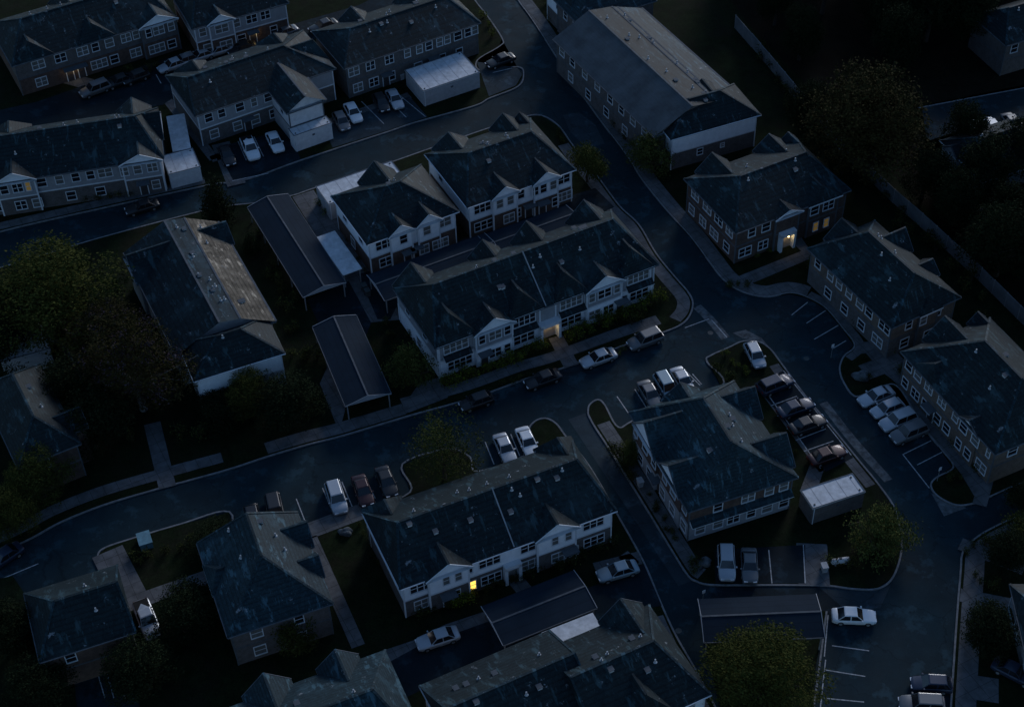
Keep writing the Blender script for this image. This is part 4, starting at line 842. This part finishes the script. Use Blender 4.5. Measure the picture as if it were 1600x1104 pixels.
tree('flower', (225, 640), 6.6, 13.5, 'tall tree with faint purple blossom in front of the shadowed long building')
tree('flower', (190, 560), 4.6, 9.0, 'smaller purplish flowering tree behind the tall one')
tree('dark', (465, 660), 4.6, 6.2, 'round dark tree left of the slate carport')
tree('bigbrown', (1350, 275), 10.2, 15.5, 'huge rounded brownish tree by the top-right woods')
tree('street', (918, 285), 3.2, 6.6, 'round dark street tree at the corner of the white house with brick corners')
tree('lime', (1020, 268), 3.6, 5.8, 'leafy green tree covering the corner of the large grey building')
tree('lime', (647, 600), 3.1, 6.0, 'young green tree beside the left wall of the long central house')
tree('sparse', (695, 750), 4.9, 10.0, 'thin bare-branched tree with yellowish leaves over the middle road')
tree('column', (345, 345), 2.6, 8.2, 'narrow dark columnar tree between upper road and longest carport')
tree('big', (1190, 1085), 6.6, 8.0, 'broad bushy tree over the straight carport at the bottom')
tree('lime', (1368, 862), 3.8, 5.6, 'leafy tree on the inside of the road bend by the box shed')
tree('lime', (985, 715), 1.9, 2.6, 'low round bush-like tree left of the slate-blue roof')
tree('big', (25, 830), 3.6, 6.2, 'yellowish tree at the left edge above the dark road')
tree('dark', (290, 985), 4.2, 5.5, 'dark bushy tree left of the dark teal pyramid roof')
tree('street', (468, 1003), 3.2, 4.8, 'dark leafy tree in front of the dark teal pyramid roof')
tree('dark', (60, 1100), 4.0, 6.0, 'black bush-like tree in the bottom-left corner')
tree('dark', (1540, 1000), 3.6, 5.0, 'dark tree beside the lower right sidewalk')
tree('dark', (1570, 880), 3.0, 4.6, 'dark tree at the right edge above the lower right lawn')
tree('street', (1600, 850), 3.0, 4.6, 'low dark tree at the right edge near the side street')
tree('column', (395, 395), 1.4, 4.0, 'small dark conifer in the strip left of the longest carport')
tree('dark', (40, 640), 3.6, 6.0, 'shaded tree behind the dark navy hip roof')
tree('dark', (150, 700), 5.0, 7.5, 'dark tree mass between the navy roof and the concrete path')
tree('dark', (345, 660), 4.0, 3.6, 'low dark tree beneath the pale wall of the front block')
tree('dark2', (1600, 800), 3.0, 5.0, 'slim dark tree on the right-edge corner lawn')
tree('dark', (330, 860), 3.4, 2.8, 'low dark thicket on the island at the left end of the stalls')
tree('big', (70, 775), 4.2, 7.0, 'olive tree leaning over the kerb left of the concrete path')
tree('dark', (125, 650), 4.6, 8.0, 'dark tree right of the navy hip roof')
tree('dark', (25, 1015), 4.0, 7.0, 'dark tree left of the low dark house in the bottom-left shadows')
tree('dark', (235, 1075), 4.2, 6.5, 'dark tree beside the striped lot at the bottom edge')
tree('dark2', (160, 1000), 2.6, 5.0, 'slim dark tree between the low dark house and the silver pickup')
tree('big', (395, 640), 3.8, 5.6, 'olive tree in front of the pale-walled front block')
tree('dark', (260, 450), 2.6, 5.5, 'dark tree against the left slope of the shadowed long building')
tree('dark', (1265, 200), 3.6, 7.0, 'dark tree between the large grey building and the huge brownish tree')
# woods at the top right and right edge
wg = 'dark trees of the woods beyond the fence'
spots = []
for i in range(400):
    x = 1120 + trnd.random() * 560; y = -90 + trnd.random() * 640
    fx = 1150 + (y - 40) * (450 / 470)           # fence line
    if x < fx + 28 or (y < 260 and 1270 < x < 1430 and y > 120) : continue
    if 118 < y - (-0.19 * (x - 1440)) < 262 and x > 1420 : continue
    if x > 1535 and y < 80 and y > -5: continue
    p = G((x, y))
    if all((p - q).length > 5.6 for q in spots): spots.append(p)
for i, p in enumerate(spots):
    key = ('dark', 'dark2')[i % 2]; cm, tm, R0, H0 = TP[key]; s = 0.75 + trnd.random() * 0.5
    r = thing('woodland_tree', 'dark woodland tree among the unlit woods beyond the grey fence', 'tree', (p.x, p.y, 0), trnd.random() * 6.28, wg); r.scale = (s, s, s * (0.8 + 0.4 * trnd.random())); link('trunk', tm, r); link('crown', cm, r)
sheet('woodland_floor', [(1170, 40), (1600, 485), (1720, 600), (1720, 230), (1450, 240), (1420, 170), (1720, 110), (1720, -80), (1080, -80)], BZ + 0.008, 'mulch')
# shrubs
SM = {}
for k, (m, m2, fr) in {'dark': ('leaf_dark', 'leaf_hedge', .6), 'hedge': ('leaf_hedge', 'leaf_lime', .30), 'lime': ('leaf_hedge', 'leaf_lime', .7)}.items():
    for j in range(2):
        me, bl = crown(40 + j, 0.62, 0.95, 420, 7, 0.10, m, blobs=6, m2=m2, frac2=fr)
        tm = MB(); 
        for c, br in bl: tm.tube((0, 0, -0.02), c, 0.03, 0.012, 'bark', 5, False)
        SM[(k, j)] = (me, tm.mesh('stem'))
def shrubs(line, n, kind, label, s=1.0, z=BZ, jit=0.25, group=None):
    P = [G(p) for p in line]; seg = [(P[i + 1] - P[i]).length for i in range(len(P) - 1)]; tot = sum(seg)
    for i in range(n):
        d = tot * (i + 0.5) / n; k = 0
        while k < len(seg) - 1 and d > seg[k]: d -= seg[k]; k += 1
        p = P[k].lerp(P[k + 1], d / seg[k]); me, tm = SM[(kind, i % 2)]; sc = s * (0.75 + 0.5 * trnd.random())
        r = thing('shrub', label, 'shrub', (p.x + trnd.gauss(0, jit), p.y + trnd.gauss(0, jit), z), trnd.random() * 6.28, group or label)
        r.scale = (sc * (0.9 + .3 * trnd.random()), sc, sc * (0.8 + .3 * trnd.random())); link('stem', tm, r); link('foliage', me, r)
shrubs([(698, 602), (780, 573), (850, 545)], 15, 'hedge', 'rounded green shrubs in a row under the left half of the long central house', 1.6)
shrubs([(695, 603), (712, 597)], 3, 'lime', 'yellow-green low shrubs at the left front corner of the long central house', 0.8)
shrubs([(888, 532), (960, 503), (1040, 470)], 15, 'hedge', 'rounded green shrubs in a row under the right half of the long central house', 1.6)
shrubs([(985, 508), (1000, 500), (1010, 492)], 4, 'dark', 'taller dark shrubs in front of the right half of the long central house', 1.5)
shrubs([(955, 555), (1040, 520)], 3, 'dark', 'loose plants on the kerb strip behind the silver kerb car', 1.1)
shrubs([(820, 597), (780, 606)], 3, 'dark', 'loose plants on the kerb strip behind the black kerb car', 0.9)
shrubs([(650, 962), (720, 940), (790, 915), (850, 893)], 14, 'dark', 'dark shrubs along the front of the bottom-middle house', 1.3)
shrubs([(705, 945), (735, 935)], 4, 'lime', 'bright leafy shrubs below the yellow lit window', 1.6)
shrubs([(860, 890), (960, 850)], 8, 'dark', 'clumped shrubs at the right front of the bottom-middle house', 1.4)
shrubs([(640, 962), (560, 815)], 12, 'dark', 'ragged plants along the left wall of the bottom-middle house', 0.8)
shrubs([(1068, 290), (1105, 345), (1140, 390)], 11, 'dark', 'shrubs along the road side of the dark brick house', 1.2)
shrubs([(1160, 400), (1215, 375)], 6, 'dark', 'shrubs left of the lit doorway of the dark brick house', 1.2)
shrubs([(1250, 365), (1310, 340)], 5, 'dark', 'shrubs right of the lit doorway of the dark brick house', 1.2)
shrubs([(1262, 405), (1300, 460), (1350, 510), (1395, 555)], 22, 'dark', 'dense dark shrubs along the tan-walled house above the curved kerb', 1.5)
shrubs([(1405, 580), (1450, 640), (1500, 700), (1540, 750)], 20, 'dark', 'dark shrubs between the tan brick house and its walkway', 1.2)
shrubs([(960, 700), (990, 760)], 6, 'dark', 'dark shrubs at the left corner of the brick house lawn', 1.5)
shrubs([(1010, 770), (1060, 850)], 8, 'dark', 'small plants along the left wall of the brick house', 0.8)
shrubs([(890, 90), (930, 150), (990, 235)], 14, 'dark', 'garden plants between the diagonal sidewalk and the large grey building', 1.3)
shrubs([(850, 0), (880, 50), (905, 80)], 6, 'dark', 'dark bushes at the top of the diagonal sidewalk', 1.6)
shrubs([(1110, 575), (1150, 600)], 4, 'dark', 'garden plants on the left of the small island at the bend', 1.1)
shrubs([(1130, 555), (1170, 590)], 5, 'hedge', 'garden plants in the middle of the small island at the bend', 0.9)
shrubs([(1210, 680), (1240, 715)], 4, 'dark', 'low plants beside the walk right of the slate-blue roof', 0.7)
shrubs([(500, 320), (512, 345)], 2, 'hedge', 'clipped shrubs beside the pale flat-roofed box', 1.3)
shrubs([(530, 355), (570, 420), (600, 460)], 7, 'dark', 'plants along the brick side of the small white house', 0.8)
shrubs([(400, 350), (430, 430), (470, 520)], 14, 'dark', 'overgrown plants in the strip between mossy roof and longest carport', 1.5, jit=0.8)
shrubs([(450, 560), (500, 560)], 4, 'dark', 'plants right of the pale wall of the front block', 1.4)
shrubs([(640, 520), (655, 560)], 3, 'dark', 'plants by the left wall of the long central house', 1.1)
shrubs([(600, 500), (620, 570)], 5, 'dark', 'ground plants right of the slate carport', 1.0)
shrubs([(550, 145), (640, 110)], 8, 'dark', 'low shrubs under the long brick-faced house', 0.9)
shrubs([(325, 215), (430, 180)], 9, 'dark', 'low shrubs under the grey-walled house at upper left', 0.8)
shrubs([(770, 60), (755, 20)], 3, 'hedge', 'low shrubs by the road at the end of the long brick-faced house', 1.2)
shrubs([(170, 135), (250, 105)], 6, 'dark', 'bushes under the top-left corner townhouse', 1.3)
shrubs([(310, 80), (400, 50)], 6, 'dark', 'bushes under the townhouse cut by the top edge', 1.2)
shrubs([(230, 300), (130, 320)], 6, 'dark', 'bushes in front of the shadowed left-edge townhouse', 1.2)
shrubs([(1300, 880), (1380, 870), (1395, 840)], 7, 'dark', 'scattered bushes on the lawn inside the road bend', 1.2, jit=0.8)
shrubs([(1340, 590), (1360, 600)], 2, 'dark', 'low plants on the teardrop island', 0.8)
shrubs([(1480, 755), (1500, 745)], 3, 'dark', 'low plants on the lower right island', 0.9)
shrubs([(1085, 880), (1095, 895)], 3, 'dark', 'garden plants left of the bright silver car', 1.1)
shrubs([(1175, 80), (1290, 230), (1400, 330), (1560, 500)], 26, 'dark', 'dark undergrowth along the inner side of the grey fence', 1.7, jit=0.9)
shrubs([(30, 620), (100, 720)], 8, 'dark', 'dark undergrowth between the navy roof and the trees at left', 1.8, jit=1.0)
shrubs([(240, 690), (420, 660), (510, 640)], 14, 'dark', 'dark undergrowth on the slope above the middle road', 1.8, jit=1.2)
shrubs([(900, 575), (960, 553), (1030, 525)], 5, 'hedge', 'low green plants on the grass verge by the silver kerb car', 0.7)
shrubs([(1125, 448), (1175, 452)], 4, 'dark', 'low plants by the forked path kerb', 0.9)
shrubs([(1180, 405), (1220, 390)], 4, 'hedge', 'lighter round shrubs on the lawn below the dark brick house', 0.9)
shrubs([(1500, 860), (1560, 850)], 4, 'dark', 'low plants on the lower right corner lawn', 1.2)
shrubs([(1520, 900), (1560, 925)], 4, 'dark', 'dark plants beside the lower right lawn path', 1.2)
shrubs([(200, 880), (280, 860), (350, 830)], 8, 'dark', 'scrubby plants on the dark island at lower left', 1.2, jit=.6)
shrubs([(870, 205), (885, 225)], 3, 'dark', 'plants at the rear corner of the white house with brick corners', 1.2)
# ---------------------------------------------------------------- fence
def fence(line, label, h=1.9, step=2.6):
    P = [G(p) for p in line]; o = P[0]; root = thing('fence', label, 'fence', (o.x, o.y, 0))
    for a, b in zip(P, P[1:]):
        L = (b - a).length; n = max(1, round(L / step))
        for i in range(n):
            p = a.lerp(b, i / n) - o; q = a.lerp(b, (i + 1) / n) - o; d = (q - p).normalized(); m = MB(); lean = trnd.gauss(0, .03)
            m.bar((p.x + d.x * .07, p.y + d.y * .07, h / 2 + .1 + lean), (q.x - d.x * .07, q.y - d.y * .07, h / 2 + .1 + lean), 0.08, h - .1, 'fence_panel'); link('panel', m.mesh('panel'), root)
            m = MB(); m.box((-.06, -.06, 0), (.06, .06, h + .12), 'post'); link('post', m.mesh('post'), root, (p.x, p.y, 0))
    return root
fence([(1148, 45), (1200, 105), (1262, 180), (1330, 255), (1395, 318), (1460, 375), (1530, 440), (1610, 520)], 'long grey panel fence running between the brick houses and the woods', 2.4)
fence([(20, 480), (110, 560), (150, 640)], 'dark board fence in the shadows left of the flowering trees', 1.6)

# ---------------------------------------------------------------- small things
def wheelie(px, label, ang, z=BZ, m='bin'):
    b = G(px); r = thing('wheelie_bin', label, 'bin', (b.x, b.y, z), rad(ang)); g = MB()
    t = [(-.32, -.38), (.32, -.38), (.32, .38), (-.32, .38)]
    for i in range(4):
        a, c = t[i], t[(i + 1) % 4]; g.face([(a[0] * .78, a[1] * .78, .06), (c[0] * .78, c[1] * .78, .06), (c[0], c[1], 1.0), (a[0], a[1], 1.0)], m)
    g.face([(x * .78, y * .78, .06) for x, y in t], m); link('body', g.mesh('body'), r)
    g = MB(); g.box((-.34, -.42, 1.0), (.34, .42, 1.07), m); g.box((-.3, .42, .98), (.3, .48, 1.05), m); link('lid', g.mesh('lid'), r)
    for sx in (-.3, .3): g = MB(); g.tube((-.03, 0, 0), (.03, 0, 0), .11, .11, 'tyre', 10); link('wheel', g.mesh('wheel'), r, (sx, .33, .11))
wheelie((1287, 893), 'pale bin standing on the walkway edge by the small dark lawn', 10, m='bin_pale')
wheelie((570, 455), 'dark bin at the end of the narrow pale canopy', 26)
wheelie((575, 463), 'second dark bin just below the one at the canopy end', 26)
wheelie((1000, 760), 'pale bin against the left wall of the brick house', 20, m='bin_pale')
wheelie((628, 125), 'pale bin behind the left corner of the grey box building', 27, m='bin_pale')
def tank(px, label, ang):
    b = G(px); r = thing('storage_tank', label, 'tank', (b.x, b.y, BZ), rad(ang)); g = MB(); pr = [(-1.1, .05), (-1.05, .22), (-.9, .33), (.9, .33), (1.05, .22), (1.1, .05)]
    for (x0, r0), (x1, r1) in zip(pr, pr[1:]): g.tube((x0, 0, .52), (x1, 0, .52), r0, r1, 'stucco_light', 14, False)
    link('body', g.mesh('body', smooth=True, weld=True), r); g = MB(); g.box((-.14, -.12, .84), (.14, .12, .98), 'bin'); link('cap', g.mesh('cap'), r)
    for sx in (-.6, .6): g = MB(); g.box((-.08, -.28, 0), (.08, .28, .24), 'post'); link('leg', g.mesh('leg'), r, (sx, 0, 0))
tank((1312, 881), 'pale capsule-shaped tank lying on the small dark lawn inside the road bend', 8)
b = G((228, 850)); r = thing('utility_cabinet', 'pale blue utility cabinet on the dark island at lower left', 'cabinet', (b.x, b.y, BZ), rad(20))
g = MB(); g.box((-.7, -.9, 0), (.7, .9, .95), 'tarp'); link('body', g.mesh('body'), r); g = MB(); g.box((-.76, -.96, .95), (.76, .96, 1.05), 'tarp'); link('lid', g.mesh('lid'), r); g = MB(); g.box((-.04, -.93, .3), (.04, -.9, .8), 'chrome'); link('handle', g.mesh('handle'), r)
def boulder(px, label, s):
    b = G(px); r = random.Random(int(px[0])); bm = bmesh.new(); bmesh.ops.create_icosphere(bm, subdivisions=3, radius=0.5)
    for v in bm.verts: v.co = Vector((v.co.x * 1.4, v.co.y, v.co.z * .7)) * (1 + .14 * math.sin(v.co.x * 9 + r.random() * .4) + .1 * math.sin(v.co.y * 13)); v.co *= s
    me = bpy.data.meshes.new('boulder'); bm.to_mesh(me); bm.free(); me.materials.append(MATS['gutter'])
    o = link('boulder', me, None, (b.x, b.y, BZ + .15 * s)); tag(o, label, 'boulder')
boulder((1346, 590), 'rounded pale boulder on the teardrop island', 1.6)
boulder((541, 833), 'small pale boulder on the dark lawn beside the bottom-middle house', 1.2)
boulder((1100, 880), 'brownish boulder in the bed left of the bright silver car', 1.3)
def signpost(px, label, h=2.4, z=BZ):
    b = G(px); r = thing('sign_post', label, 'sign', (b.x, b.y, z), rad(26)); g = MB(); g.tube((0, 0, 0), (0, 0, h), .035, .035, 'post', 8); link('post', g.mesh('post'), r); g = MB(); g.box((-.2, -.05, h - .55), (.2, -.036, h), 'trim'); link('sign_plate', g.mesh('sign_plate'), r)
signpost((1298, 560), 'small sign on a post by the right kerb before the teardrop island')
signpost((1464, 752), 'small pale sign at the tip of the lower right island')
signpost((1098, 938), 'pale post at the corner of the straight carport', 1.8)
signpost((1380, 826), 'small sign among the leaves inside the road bend')
# street drain covers
for i, p in enumerate(((1110, 520), (1060, 985), (1260, 560))):
    b = G(p); g = MB(); g.tube((0, 0, 0.001), (0, 0, 0.02), .36, .35, 'bin', 20); o = link('manhole_cover', g.mesh('manhole_cover'), None, (b.x, b.y, 0.005)); tag(o, ('round manhole cover in the junction below the central house corner', 'round manhole cover in the lane beside the bottom-centre house', 'round manhole cover in the road beside the brick house lot')[i], 'manhole')
S.render.engine = 'CYCLES'
